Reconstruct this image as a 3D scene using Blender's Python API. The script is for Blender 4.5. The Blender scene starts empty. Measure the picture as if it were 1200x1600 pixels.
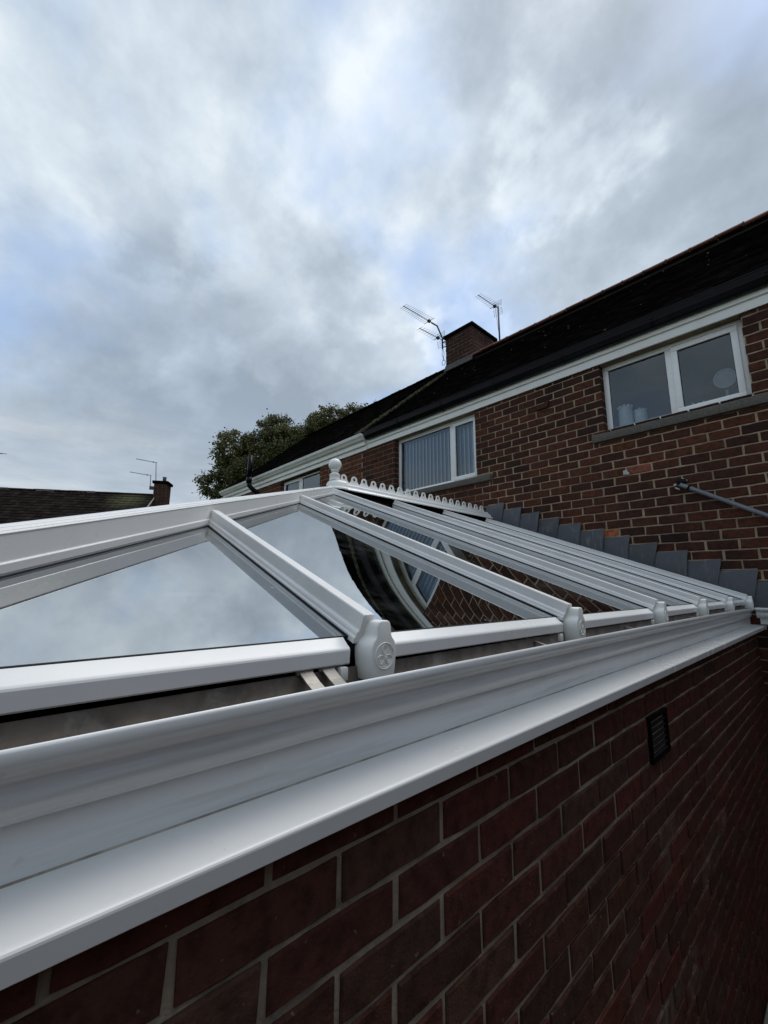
import bpy, bmesh, math, random
from mathutils import Vector, Matrix

random.seed(7)
SC = bpy.context.scene
COL = SC.collection
rad = math.radians

# ------------------------------------------------------------------ camera
cam_d = bpy.data.cameras.new("camera")
cam = bpy.data.objects.new("camera", cam_d)
COL.objects.link(cam)
cR = Vector((0.6746, 0.7381, 0.0056)); cU = Vector((0.1261, -0.1227, 0.9844)); cF = Vector((-0.7273, 0.6634, 0.1758))
m = Matrix((cR, cU, -cF)).transposed().to_4x4()
cam.matrix_world = m
cam_d.sensor_fit = 'VERTICAL'
cam_d.sensor_height = 36.0
cam_d.sensor_width = 27.0
cam_d.lens = 654.07 / 1600 * 36
cam_d.clip_start = 0.02
cam_d.clip_end = 2000
SC.camera = cam

# ------------------------------------------------------------------ sky
SUN_EL, SUN_AZ = 66, 355          # degrees; azimuth clockwise from +Y
world = bpy.data.worlds.new("World")
SC.world = world
world.use_nodes = True
nt = world.node_tree
for n in list(nt.nodes):
    nt.nodes.remove(n)


class NG:
    """small helper for writing node trees"""
    def __init__(s, tree):
        s.t = tree

    def n(s, typ, **kw):
        nd = s.t.nodes.new(typ)
        for k, v in kw.items():
            if k.startswith('i_'):
                key = k[2:]
                key = int(key) if key.isdigit() else key.replace('_', ' ')
                nd.inputs[key].default_value = v
            else:
                setattr(nd, k, v)
        return nd

    def l(s, a, b):
        s.t.links.new(a, b)

    def math(s, op, a, b=None, c=None, clamp=False):
        nd = s.t.nodes.new('ShaderNodeMath')
        nd.operation = op
        nd.use_clamp = clamp
        for i, v in enumerate((a, b, c)):
            if v is None:
                continue
            if isinstance(v, (int, float)):
                nd.inputs[i].default_value = v
            else:
                s.l(v, nd.inputs[i])
        return nd.outputs[0]

    def vmath(s, op, a, b=None):
        nd = s.t.nodes.new('ShaderNodeVectorMath')
        nd.operation = op
        for i, v in enumerate((a, b)):
            if v is None:
                continue
            if isinstance(v, (tuple, list, Vector)):
                nd.inputs[i].default_value = v
            else:
                s.l(v, nd.inputs[i])
        return nd.outputs['Value' if op in ('DOT_PRODUCT', 'LENGTH') else 'Vector']

    def ramp(s, fac, stops, interp='LINEAR'):
        nd = s.t.nodes.new('ShaderNodeValToRGB')
        cr = nd.color_ramp
        cr.interpolation = interp
        while len(cr.elements) < len(stops):
            cr.elements.new(0.5)
        for e, (p, c) in zip(cr.elements, stops):
            e.position = p
            e.color = (c[0], c[1], c[2], 1) if len(c) == 3 else c
        s.l(fac, nd.inputs[0])
        return nd.outputs[0]

    def noise(s, vec, scale, detail=4, rough=0.55, dist=0.0, out=0):
        nd = s.t.nodes.new('ShaderNodeTexNoise')
        nd.inputs['Scale'].default_value = scale
        nd.inputs['Detail'].default_value = detail
        nd.inputs['Roughness'].default_value = rough
        nd.inputs['Distortion'].default_value = dist
        if vec is not None:
            s.l(vec, nd.inputs['Vector'])
        return nd.outputs[out]

    def mix(s, fac, a, b, mode='MIX'):
        nd = s.t.nodes.new('ShaderNodeMix')
        nd.data_type = 'RGBA'
        nd.blend_type = mode
        if isinstance(fac, (int, float)):
            nd.inputs[0].default_value = fac
        else:
            s.l(fac, nd.inputs[0])
        for i, v in ((6, a), (7, b)):
            if isinstance(v, (tuple, list)):
                nd.inputs[i].default_value = (v[0], v[1], v[2], 1)
            else:
                s.l(v, nd.inputs[i])
        return nd.outputs[2]

    def smooth(s, v, lo, hi, a=0.0, b=1.0):
        nd = s.t.nodes.new('ShaderNodeMapRange')
        nd.interpolation_type = 'SMOOTHSTEP'
        s.l(v, nd.inputs[0])
        nd.inputs[1].default_value = lo
        nd.inputs[2].default_value = hi
        nd.inputs[3].default_value = a
        nd.inputs[4].default_value = b
        return nd.outputs[0]


g = NG(nt)
sky = g.n('ShaderNodeTexSky', sky_type='NISHITA')
sky.sun_disc = False
sky.sun_elevation = rad(SUN_EL)
sky.sun_rotation = rad(SUN_AZ)
sky.altitude = 60
sky.dust_density = 1.5
tc = g.n('ShaderNodeTexCoord')
d = tc.outputs['Generated']
sep = g.n('ShaderNodeSeparateXYZ')
g.l(d, sep.inputs[0])
zz = g.math('MAXIMUM', sep.outputs[2], 0.0)
den = g.math('ADD', zz, 0.55)
px_ = g.math('DIVIDE', sep.outputs[0], den)
py_ = g.math('DIVIDE', sep.outputs[1], den)
cmb = g.n('ShaderNodeCombineXYZ')
g.l(px_, cmb.inputs[0]); g.l(py_, cmb.inputs[1])
SKY_OFF = (2.2, 9.4, 0.0)
cp = g.vmath('ADD', cmb.outputs[0], SKY_OFF)
warp = g.noise(cp, 1.1, 3, 0.5, 0, out=1)
wv = g.vmath('SUBTRACT', warp, (0.5, 0.5, 0.5))
wv2 = g.n('ShaderNodeVectorMath', operation='SCALE'); g.l(wv, wv2.inputs[0]); wv2.inputs['Scale'].default_value = 0.13
cpw = g.vmath('ADD', cp, wv2.outputs[0])
big = g.noise(cpw, 1.5, 2, 0.45)
mid = g.noise(cpw, 3.4, 6, 0.56, 0.0)
fine = g.noise(cpw, 9.0, 6, 0.58, 0.0)
dens = g.math('ADD', g.math('MULTIPLY', big, 0.30), g.math('ADD', g.math('MULTIPLY', mid, 0.45), g.math('MULTIPLY', fine, 0.25)))


def lobe(x, y, z, c0, c1):
    """a soft cloud mass around one direction of the sky; c0 outer, c1 inner cosine"""
    v = Vector((x, y, z)).normalized()
    dt = g.vmath('DOT_PRODUCT', d, tuple(v))
    dt2 = g.math('ADD', dt, g.math('MULTIPLY', g.math('SUBTRACT', mid, 0.5), 0.16))
    return g.smooth(dt2, c0, c1)


LOBES = []
def add_lobe(pt, c0, c1, amt):
    LOBES.append((lobe(*pt, c0, c1), amt))
SKY_LOBES = [  # direction, outer cos, inner cos, brightness change
    ((-0.500, 0.470, 0.700), 0.955, 0.998, 0.055),     # bright mass high in the middle
    ((-0.230, 0.560, 0.720), 0.985, 0.9995, 0.06),    # wisp towards the right
    ((-0.470, 0.700, 0.510), 0.988, 0.9995, 0.08),
    ((-0.730, 0.480, 0.560), 0.985, 0.9995, 0.05),
    ((-1.000, 0.300, 0.420), 0.930, 0.995, -0.12),    # grey bank on the left
    ((-0.830, 0.560, 0.380), 0.955, 0.998, -0.11),
    ((-0.720, 0.130, 0.740), 0.985, 0.9995, -0.07),
    ((-0.120, 0.700, 0.640), 0.950, 0.998, -0.04),    # grey veil on the right
]
for p_, a_, b_, c_ in SKY_LOBES:
    add_lobe(p_, a_, b_, c_)
tot = dens
for s_, amt in LOBES:
    tot = g.math('ADD', tot, g.math('MULTIPLY', s_, amt))
tot = g.math('ADD', 0.5, g.math('MULTIPLY', g.math('SUBTRACT', tot, 0.490), 1.08))
cloud = g.ramp(tot, [(0.34, (2.75, 3.30, 3.90)), (0.43, (3.65, 4.30, 5.00)), (0.50, (4.7, 5.42, 6.15)), (0.57, (5.95, 6.70, 7.3)), (0.66, (8.0, 8.5, 8.8))])
# thin places where blue shows through
gapn = g.noise(cp, 2.6, 4, 0.5, 0.2)
gap = g.math('MULTIPLY', g.smooth(gapn, 0.45, 0.62), g.math('SUBTRACT', 1.0, g.math('MULTIPLY', LOBES[4][0], 0.9)))
blue = g.mix(0.35, (3.7, 5.6, 9.0), sky.outputs[0])
skycol = g.mix(g.math('MULTIPLY', gap, 0.72), cloud, blue)
bandv = g.vmath('MULTIPLY', d, (1.6, 1.6, 9.0))
band = g.noise(bandv, 1.5, 6, 0.6, 0.2)
bandc = g.ramp(band, [(0.33, (3.5, 4.1, 4.75)), (0.47, (4.6, 5.2, 5.8)), (0.58, (5.9, 6.3, 6.6)), (0.68, (7.0, 7.2, 7.2))])
low = g.smooth(sep.outputs[2], 0.12, 0.42, 0.85, 0.0)
skycol = g.mix(low, skycol, bandc)
skycol = g.mix(0.06, skycol, sky.outputs[0])
bg = g.n('ShaderNodeBackground')
bg.inputs['Strength'].default_value = 0.100
g.l(skycol, bg.inputs['Color'])
wo = g.n('ShaderNodeOutputWorld')
g.l(bg.outputs[0], wo.inputs['Surface'])

sun_d = bpy.data.lights.new("sun", 'SUN')
sun_d.energy = 1.35
sun_d.angle = rad(45)
sun_d.color = (1.0, 0.96, 0.90)
sun = bpy.data.objects.new("sun", sun_d)
COL.objects.link(sun)
sd = Vector((math.sin(rad(SUN_AZ)) * math.cos(rad(SUN_EL)), math.cos(rad(SUN_AZ)) * math.cos(rad(SUN_EL)), math.sin(rad(SUN_EL))))
sun.rotation_euler = sd.to_track_quat('Z', 'Y').to_euler()

SC.view_settings.view_transform = 'Standard'
SC.view_settings.look = 'None'
SC.view_settings.exposure = 0.30
SC.view_settings.gamma = 1.0
SC.view_settings.use_curve_mapping = False
SC.render.engine = 'CYCLES'
SC.cycles.max_bounces = 8
SC.cycles.transparent_max_bounces = 12
SC.cycles.caustics_reflective = False
SC.cycles.caustics_refractive = False

GZ = -2.06                        # ground level below the camera

# ------------------------------------------------------------------ materials
def new_mat(name):
    mt = bpy.data.materials.new(name)
    mt.use_nodes = True
    t = mt.node_tree
    for n in list(t.nodes):
        t.nodes.remove(n)
    gg = NG(t)
    out = gg.n('ShaderNodeOutputMaterial')
    return mt, gg, out


def wpos(gg):
    return gg.n('ShaderNodeNewGeometry').outputs['Position']


def principled(gg, out, col, rough=0.5, bump=None, bdist=0.002, bstr=0.5, **kw):
    p = gg.n('ShaderNodeBsdfPrincipled')
    if isinstance(col, (tuple, list)):
        p.inputs['Base Color'].default_value = (*col[:3], 1)
    else:
        gg.l(col, p.inputs['Base Color'])
    if isinstance(rough, (int, float)):
        p.inputs['Roughness'].default_value = rough
    else:
        gg.l(rough, p.inputs['Roughness'])
    for k, v in kw.items():
        p.inputs[k.replace('_', ' ')].default_value = v
    if bump is not None:
        b = gg.n('ShaderNodeBump')
        b.inputs['Strength'].default_value = bstr
        b.inputs['Distance'].default_value = bdist
        gg.l(bump, b.inputs['Height'])
        gg.l(b.outputs[0], p.inputs['Normal'])
    gg.l(p.outputs[0], out.inputs[0])
    return p


def brick_mat(name, stops, speck=(0.35, 0.32, 0.28), speck_amt=0.5, bloom=0.0, stain=None):
    mt, gg, out = new_mat(name)
    pos = wpos(gg)
    oi = gg.n('ShaderNodeObjectInfo')
    at = gg.n('ShaderNodeAttribute', attribute_name='tint')
    r = gg.math('FRACT', gg.math('ADD', gg.math('MULTIPLY', oi.outputs['Random'], 1.0), at.outputs['Fac']))
    base = gg.ramp(r, stops)
    n1 = gg.noise(pos, 34, 5, 0.6)
    n2 = gg.noise(pos, 190, 3, 0.6)
    n3 = gg.noise(pos, 4.5, 4, 0.6)
    c = gg.mix(gg.smooth(n1, 0.35, 0.75, 0.0, 0.65), base, (0.018, 0.009, 0.007))
    c = gg.mix(gg.smooth(n2, 0.60, 0.74, 0, 0.45), c, (0.11, 0.048, 0.03))
    if bloom:
        dst = gg.vmath('LENGTH', gg.vmath('MULTIPLY', gg.vmath('SUBTRACT', pos, (-0.55, 1.9, -1.3)), (1.0, 0.8, 1.15)))
        n3 = gg.math('ADD', n3, gg.smooth(dst, 0.2, 1.1, 0.10, -0.25))
        c = gg.mix(gg.math('MULTIPLY', gg.math('MULTIPLY', gg.smooth(n3, 0.45, 0.70), gg.smooth(gg.math('FRACT', gg.math('MULTIPLY', r, 7.3)), 0.25, 0.8)), gg.math('MULTIPLY', gg.smooth(n1, 0.35, 0.6), bloom)), c, (0.22, 0.185, 0.155))
    slow = gg.noise(pos, 0.55, 3, 0.55)
    c = gg.mix(gg.smooth(slow, 0.40, 0.62, 0.0, 0.5), c, gg.mix(1.0, c, (1.30, 1.27, 1.24), 'MULTIPLY'))
    sp = gg.smooth(gg.noise(pos, 70, 2, 0.5), 0.725, 0.76, 0, speck_amt)
    c = gg.mix(sp, c, speck)
    if stain:
        ns = gg.noise(pos, 1.3, 5, 0.65)
        c = gg.mix(gg.smooth(ns, 0.45, 0.7, 0, stain), c, (0.02, 0.015, 0.014))
    h = gg.math('ADD', n1, gg.math('MULTIPLY', n2, 0.7))
    principled(gg, out, c, 0.88, h, 0.005, 0.8, Specular_IOR_Level=0.12)
    return mt


def plain_mat(name, col, rough=0.5, var=0.25, scale=12, dirt=None, dirt_amt=0.0, bump=0.0, bscale=60, spec=0.5, dirt_scale=5.0, dirt_lo=0.5, coat=0.0, metallic=0.0):
    mt, gg, out = new_mat(name)
    pos = wpos(gg)
    n1 = gg.noise(pos, scale, 5, 0.6)
    dk = tuple(v * (1 - var) for v in col)
    c = gg.mix(gg.smooth(n1, 0.3, 0.7), col, dk)
    if dirt:
        n2 = gg.noise(pos, dirt_scale, 6, 0.65, 0.3)
        c = gg.mix(gg.smooth(n2, dirt_lo, dirt_lo + 0.25, 0, dirt_amt), c, dirt)
    bh = gg.noise(pos, bscale, 4, 0.6) if bump else None
    ro = gg.math('ADD', gg.math('MULTIPLY', n1, 0.15), rough - 0.07)
    principled(gg, out, c, ro, bh, bump if bump else 0.001, 0.7, Specular_IOR_Level=spec, Coat_Weight=coat, Metallic=metallic)
    return mt


def upvc_mat(name, col, rough=0.22, grime=0.25, streak=0.0):
    mt, gg, out = new_mat(name)
    pos = wpos(gg)
    n1 = gg.noise(pos, 3.0, 6, 0.65, 0.4)
    n2 = gg.noise(pos, 55, 4, 0.6)
    c = gg.mix(gg.smooth(n1, 0.42, 0.75, 0, grime), col, (0.46, 0.43, 0.36))
    c = gg.mix(gg.smooth(n2, 0.66, 0.78, 0, grime * 0.8), c, (0.33, 0.29, 0.22))
    if streak:
        sv = gg.noise(gg.vmath('MULTIPLY', pos, (55.0, 2.2, 55.0)), 1.0, 5, 0.65)
        c = gg.mix(gg.smooth(sv, 0.48, 0.72, 0, streak), c, (0.36, 0.36, 0.33))
        s2 = gg.noise(gg.vmath('MULTIPLY', pos, (30.0, 14.0, 30.0)), 1.0, 4, 0.7)
        c = gg.mix(gg.smooth(s2, 0.66, 0.74, 0, 0.4), c, (0.88, 0.88, 0.88))
    sp = gg.smooth(gg.noise(pos, 170, 1, 0.5), 0.83, 0.85, 0, 0.45)
    c = gg.mix(sp, c, (0.18, 0.15, 0.11))
    ro = gg.math('ADD', gg.math('MULTIPLY', n1, 0.22), rough - 0.08)
    wav = gg.noise(pos, 7, 2, 0.5)
    principled(gg, out, c, ro, gg.math('ADD', wav, gg.math('MULTIPLY', n2, 0.03)), 0.003, 0.25)
    return mt


M = {}
M['brick_house'] = brick_mat('house brick', [(0.0, (0.053, 0.022, 0.015)), (0.2, (0.096, 0.036, 0.022)), (0.4, (0.064, 0.026, 0.017)),
                                             (0.6, (0.105, 0.037, 0.021)), (0.8, (0.062, 0.026, 0.018)), (1.0, (0.036, 0.018, 0.015))], speck_amt=0.35, stain=0.7)
M['brick_neigh'] = brick_mat('neighbour brick', [(0.0, (0.085, 0.030, 0.019)), (0.5, (0.14, 0.050, 0.031)), (1.0, (0.105, 0.037, 0.024))], speck_amt=0.2)
M['brick_wall'] = brick_mat('conservatory brick', [(0.0, (0.080, 0.033, 0.024)), (0.15, (0.118, 0.038, 0.028)), (0.3, (0.078, 0.037, 0.027)), (0.45, (0.100, 0.042, 0.029)),
                                                   (0.6, (0.128, 0.036, 0.027)), (0.72, (0.070, 0.034, 0.026)), (0.86, (0.105, 0.056, 0.039)), (1.0, (0.092, 0.034, 0.025))],
                            speck=(0.3, 0.27, 0.23), speck_amt=0.4, bloom=0.8)
M['brick_chim'] = brick_mat('chimney brick', [(0.0, (0.036, 0.019, 0.016)), (0.5, (0.068, 0.028, 0.022)), (1.0, (0.045, 0.022, 0.019))], stain=0.5)
M['brick_orange'] = brick_mat('orange brick', [(0.0, (0.36, 0.12, 0.05)), (1.0, (0.40, 0.13, 0.055))], speck_amt=0.3)
M['brick_clean'] = brick_mat('chipped brick', [(0.0, (0.20, 0.07, 0.05)), (1.0, (0.22, 0.075, 0.05))], speck_amt=0.3)
M['mortar_house'] = plain_mat('house mortar', (0.38, 0.285, 0.18), 0.9, 0.35, 20, (0.13, 0.10, 0.07), 0.8, 0.005, 90, dirt_scale=1.8, dirt_lo=0.46)
M['mortar_wall'] = plain_mat('conservatory mortar', (0.46, 0.385, 0.285), 0.9, 0.3, 22, (0.13, 0.11, 0.085), 0.75, 0.005, 110, dirt_scale=6, dirt_lo=0.42)
M['upvc'] = upvc_mat('white plastic', (0.82, 0.815, 0.80), 0.22, 0.16)
M['upvc_gutter'] = upvc_mat('white gutter plastic', (0.72, 0.735, 0.735), 0.2, 0.25, 0.4)
M['upvc_cap'] = upvc_mat('cream plastic cap', (0.83, 0.83, 0.78), 0.32, 0.15)
M['upvc_bar'] = upvc_mat('bar plastic', (0.80, 0.785, 0.75), 0.25, 0.28)
M['upvc_house'] = upvc_mat('weathered white plastic', (0.84, 0.83, 0.79), 0.3, 0.25)
M['frame'] = upvc_mat('window frame plastic', (0.84, 0.84, 0.82), 0.25, 0.2)
M['black_plastic'] = plain_mat('black plastic gutter', (0.0045, 0.0045, 0.0065), 0.24, 0.3, 6, (0.018, 0.017, 0.016), 0.3, spec=0.12)
M['rubber'] = plain_mat('black gasket', (0.006, 0.006, 0.007), 0.6, 0.2, 20, spec=0.2)
M['dark_void'] = plain_mat('dark foam and shade', (0.004, 0.004, 0.004), 0.95, 0.1, 20, spec=0.0)  # foam inside the ridge; on the eaves beam it paints shade
M['gutter_dirt'] = plain_mat('dirty gutter lining', (0.16, 0.125, 0.098), 0.75, 0.5, 18, (0.32, 0.29, 0.24), 0.55, 0.002, 90, dirt_scale=14)
M['lead'] = plain_mat('lead sheet', (0.105, 0.112, 0.128), 0.55, 0.35, 7, (0.23, 0.24, 0.26), 0.45, 0.002, 40, dirt_scale=6, spec=0.4)
M['stone'] = plain_mat('stone sill', (0.135, 0.122, 0.10), 0.9, 0.45, 90, (0.07, 0.065, 0.055), 0.7, 0.004, 220, dirt_scale=9)
M['stone_dark'] = plain_mat('weathered lead', (0.07, 0.066, 0.062), 0.8, 0.4, 20, (0.16, 0.15, 0.14), 0.6, dirt_scale=12)
M['tile'] = None
M['sealant'] = plain_mat('old sealant', (0.50, 0.46, 0.38), 0.8, 0.4, 30, (0.16, 0.14, 0.10), 0.7, dirt_scale=10, dirt_lo=0.4)
M['conduit'] = plain_mat('grey conduit', (0.16, 0.17, 0.19), 0.45, 0.2, 10, (0.09, 0.09, 0.09), 0.4)
M['metal'] = plain_mat('galvanised metal', (0.36, 0.34, 0.31), 0.45, 0.35, 40, (0.18, 0.15, 0.12), 0.5, dirt_scale=30, metallic=0.6)
M['aerial'] = plain_mat('aerial metal', (0.05, 0.055, 0.06), 0.5, 0.2, 10)
M['aerial_far'] = plain_mat('far aerial metal', (0.11, 0.12, 0.13), 0.5, 0.2, 10)
M['white_plaster'] = plain_mat('plaster', (0.55, 0.52, 0.46), 0.9, 0.3, 30)
M['room'] = plain_mat('room wall', (0.23, 0.29, 0.40), 0.9, 0.1, 2)
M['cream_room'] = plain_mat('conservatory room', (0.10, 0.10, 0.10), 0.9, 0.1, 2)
M['jar'] = plain_mat('white jar', (0.70, 0.80, 0.78), 0.4, 0.15, 25)
M['jar_blue'] = plain_mat('blue cap', (0.20, 0.36, 0.52), 0.4, 0.1, 25)
M['mirror_rim'] = plain_mat('mirror rim', (0.42, 0.48, 0.50), 0.4, 0.1, 25)
M['mirror_face'] = plain_mat('mirror face', (0.22, 0.26, 0.29), 0.3, 0.1, 25)
M['blind'] = plain_mat('blind fabric', (0.24, 0.29, 0.33), 0.85, 0.1, 60)
M['blind_edge'] = plain_mat('blind edge fabric', (0.75, 0.80, 0.80), 0.85, 0.1, 60)
M['soot_brick'] = M['brick_chim']
M['concrete'] = plain_mat('paving', (0.30, 0.28, 0.235), 0.9, 0.3, 14, (0.15, 0.14, 0.11), 0.5, 0.003, 120)
M['lawn'] = plain_mat('lawn', (0.055, 0.085, 0.03), 0.95, 0.5, 9, bump=0.02, bscale=80)
M['render'] = plain_mat('pale render', (0.4, 0.38, 0.34), 0.9, 0.2, 8)
M['bark'] = plain_mat('bark', (0.06, 0.05, 0.04), 0.95, 0.5, 12, bump=0.02, bscale=20)


def tile_mat(name, col, moss, moss_amt, lo=0.5, patch=None):
    mt, gg, out = new_mat(name)
    pos = wpos(gg)
    at = gg.n('ShaderNodeAttribute', attribute_name='tint')
    oi = gg.n('ShaderNodeObjectInfo')
    r = gg.math('FRACT', gg.math('ADD', at.outputs['Fac'], oi.outputs['Random']))
    base = gg.mix(r, tuple(v * 0.65 for v in col), tuple(v * 1.35 for v in col))
    n1 = gg.noise(pos, 2.0, 6, 0.65, 0.4)
    n2 = gg.noise(pos, 28, 4, 0.6)
    c = gg.mix(gg.smooth(n1, lo, lo + 0.2, 0, moss_amt), base, moss)
    c = gg.mix(gg.smooth(n2, 0.62, 0.72, 0, 0.16), c, (0.06, 0.055, 0.045))
    if patch:
        dp = gg.vmath('LENGTH', gg.vmath('SUBTRACT', pos, patch))
        dp = gg.math('ADD', dp, gg.math('MULTIPLY', n1, 1.6))
        c = gg.mix(gg.smooth(dp, 0.9, 2.3, 0.75, 0.0), c, (0.10, 0.10, 0.055))
    principled(gg, out, c, 0.95, n2, 0.006, 0.6, Specular_IOR_Level=0.0)
    return mt


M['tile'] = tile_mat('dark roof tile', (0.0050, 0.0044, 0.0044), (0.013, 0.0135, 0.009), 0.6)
M['tile_neigh'] = tile_mat('neighbour roof tile', (0.007, 0.0062, 0.0062), (0.016, 0.017, 0.010), 0.7)
M['tile_far'] = tile_mat('far roof tile', (0.019, 0.0145, 0.0135), (0.04, 0.04, 0.03), 0.5, 0.5, (-27.9, 5.2, 4.75))
M['ridge'] = tile_mat('ridge tile', (0.20, 0.098, 0.080), (0.075, 0.070, 0.058), 0.85, 0.50)
M['ridge_far'] = tile_mat('far ridge tile', (0.09, 0.06, 0.05), (0.08, 0.075, 0.06), 0.8, 0.4)
M['moss'] = tile_mat('moss', (0.085, 0.085, 0.05), (0.15, 0.14, 0.10), 0.7)


def glass_mat(name, under, ior_fac=1.0, tint=(0.93, 0.97, 1.0), surfaces=4, rough=0.0, specks=0.0):
    """sealed double glazing: reflection of several glass surfaces over a tinted see-through layer"""
    mt, gg, out = new_mat(name)
    pos = wpos(gg)
    fr = gg.n('ShaderNodeFresnel')
    fr.inputs['IOR'].default_value = 1.52
    k = surfaces
    f = gg.math('DIVIDE', gg.math('MULTIPLY', fr.outputs[0], k), gg.math('ADD', gg.math('MULTIPLY', fr.outputs[0], k - 1), 1.0))
    f = gg.math('MULTIPLY', f, ior_fac, clamp=True)
    gl = gg.n('ShaderNodeBsdfGlossy')
    gl.inputs['Color'].default_value = (*tint, 1)
    gl.inputs['Roughness'].default_value = rough
    tr = gg.n('ShaderNodeBsdfTransparent')
    tr.inputs['Color'].default_value = (*under, 1)
    mx = gg.n('ShaderNodeMixShader')
    gg.l(f, mx.inputs[0]); gg.l(tr.outputs[0], mx.inputs[1]); gg.l(gl.outputs[0], mx.inputs[2])
    last = mx.outputs[0]
    if specks:
        df = gg.n('ShaderNodeBsdfDiffuse')
        df.inputs['Color'].default_value = (0.45, 0.45, 0.42, 1)
        n1 = gg.noise(pos, 60, 2, 0.5)
        n2 = gg.noise(pos, 3.5, 5, 0.7, 0.6)
        a = gg.math('ADD', gg.smooth(n1, 0.755, 0.775, 0, 0.5), gg.smooth(n2, 0.45, 0.8, 0.0, specks))
        m2 = gg.n('ShaderNodeMixShader')
        gg.l(a, m2.inputs[0]); gg.l(last, m2.inputs[1]); gg.l(df.outputs[0], m2.inputs[2])
        last = m2.outputs[0]
    gg.l(last, out.inputs[0])
    return mt


M['roof_glass'] = glass_mat('tinted roof glass', (0.07, 0.085, 0.09), 0.66, (0.90, 0.925, 0.93), 4, 0.0, 0.07)
M['win_glass'] = glass_mat('window glass', (0.80, 0.84, 0.88), 1.0, (0.86, 0.95, 1.0), 2, 0.0, 0.015)


def lead_mat():
    mt, gg, out = new_mat('lead sheet')
    pos = wpos(gg)
    at = gg.n('ShaderNodeAttribute', attribute_name='tint')
    base = gg.mix(at.outputs['Fac'], (0.052, 0.055, 0.062), (0.092, 0.096, 0.106))
    n1 = gg.noise(pos, 7, 5, 0.6, 0.4)
    n2 = gg.noise(pos, 40, 4, 0.6)
    c = gg.mix(gg.smooth(n1, 0.5, 0.75, 0, 0.4), base, (0.17, 0.175, 0.185))
    st = gg.noise(gg.vmath('MULTIPLY', pos, (38.0, 38.0, 5.0)), 1.0, 4, 0.6)
    c = gg.mix(gg.smooth(st, 0.55, 0.75, 0, 0.45), c, (0.24, 0.245, 0.25))
    c = gg.mix(gg.smooth(n2, 0.62, 0.75, 0, 0.5), c, (0.04, 0.04, 0.045))
    principled(gg, out, c, 0.6, gg.math('ADD', n1, gg.math('MULTIPLY', n2, 0.3)), 0.006, 0.7, Specular_IOR_Level=0.4)
    return mt


M['lead'] = lead_mat()


def leaf_mat(name, cols):
    mt, gg, out = new_mat(name)
    at = gg.n('ShaderNodeAttribute', attribute_name='tint')
    c = gg.ramp(at.outputs['Fac'], cols)
    p = principled(gg, out, c, 0.6)
    tl = gg.n('ShaderNodeBsdfTranslucent')
    gg.l(c, tl.inputs[0])
    mx = gg.n('ShaderNodeMixShader')
    mx.inputs[0].default_value = 0.2
    gg.l(p.outputs[0], mx.inputs[1]); gg.l(tl.outputs[0], mx.inputs[2])
    gg.l(mx.outputs[0], out.inputs[0])
    return mt


M['leaf'] = leaf_mat('autumn leaves', [(0.0, (0.045, 0.055, 0.016)), (0.45, (0.085, 0.095, 0.028)), (0.75, (0.135, 0.125, 0.038)), (1.0, (0.18, 0.12, 0.04))])


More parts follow.
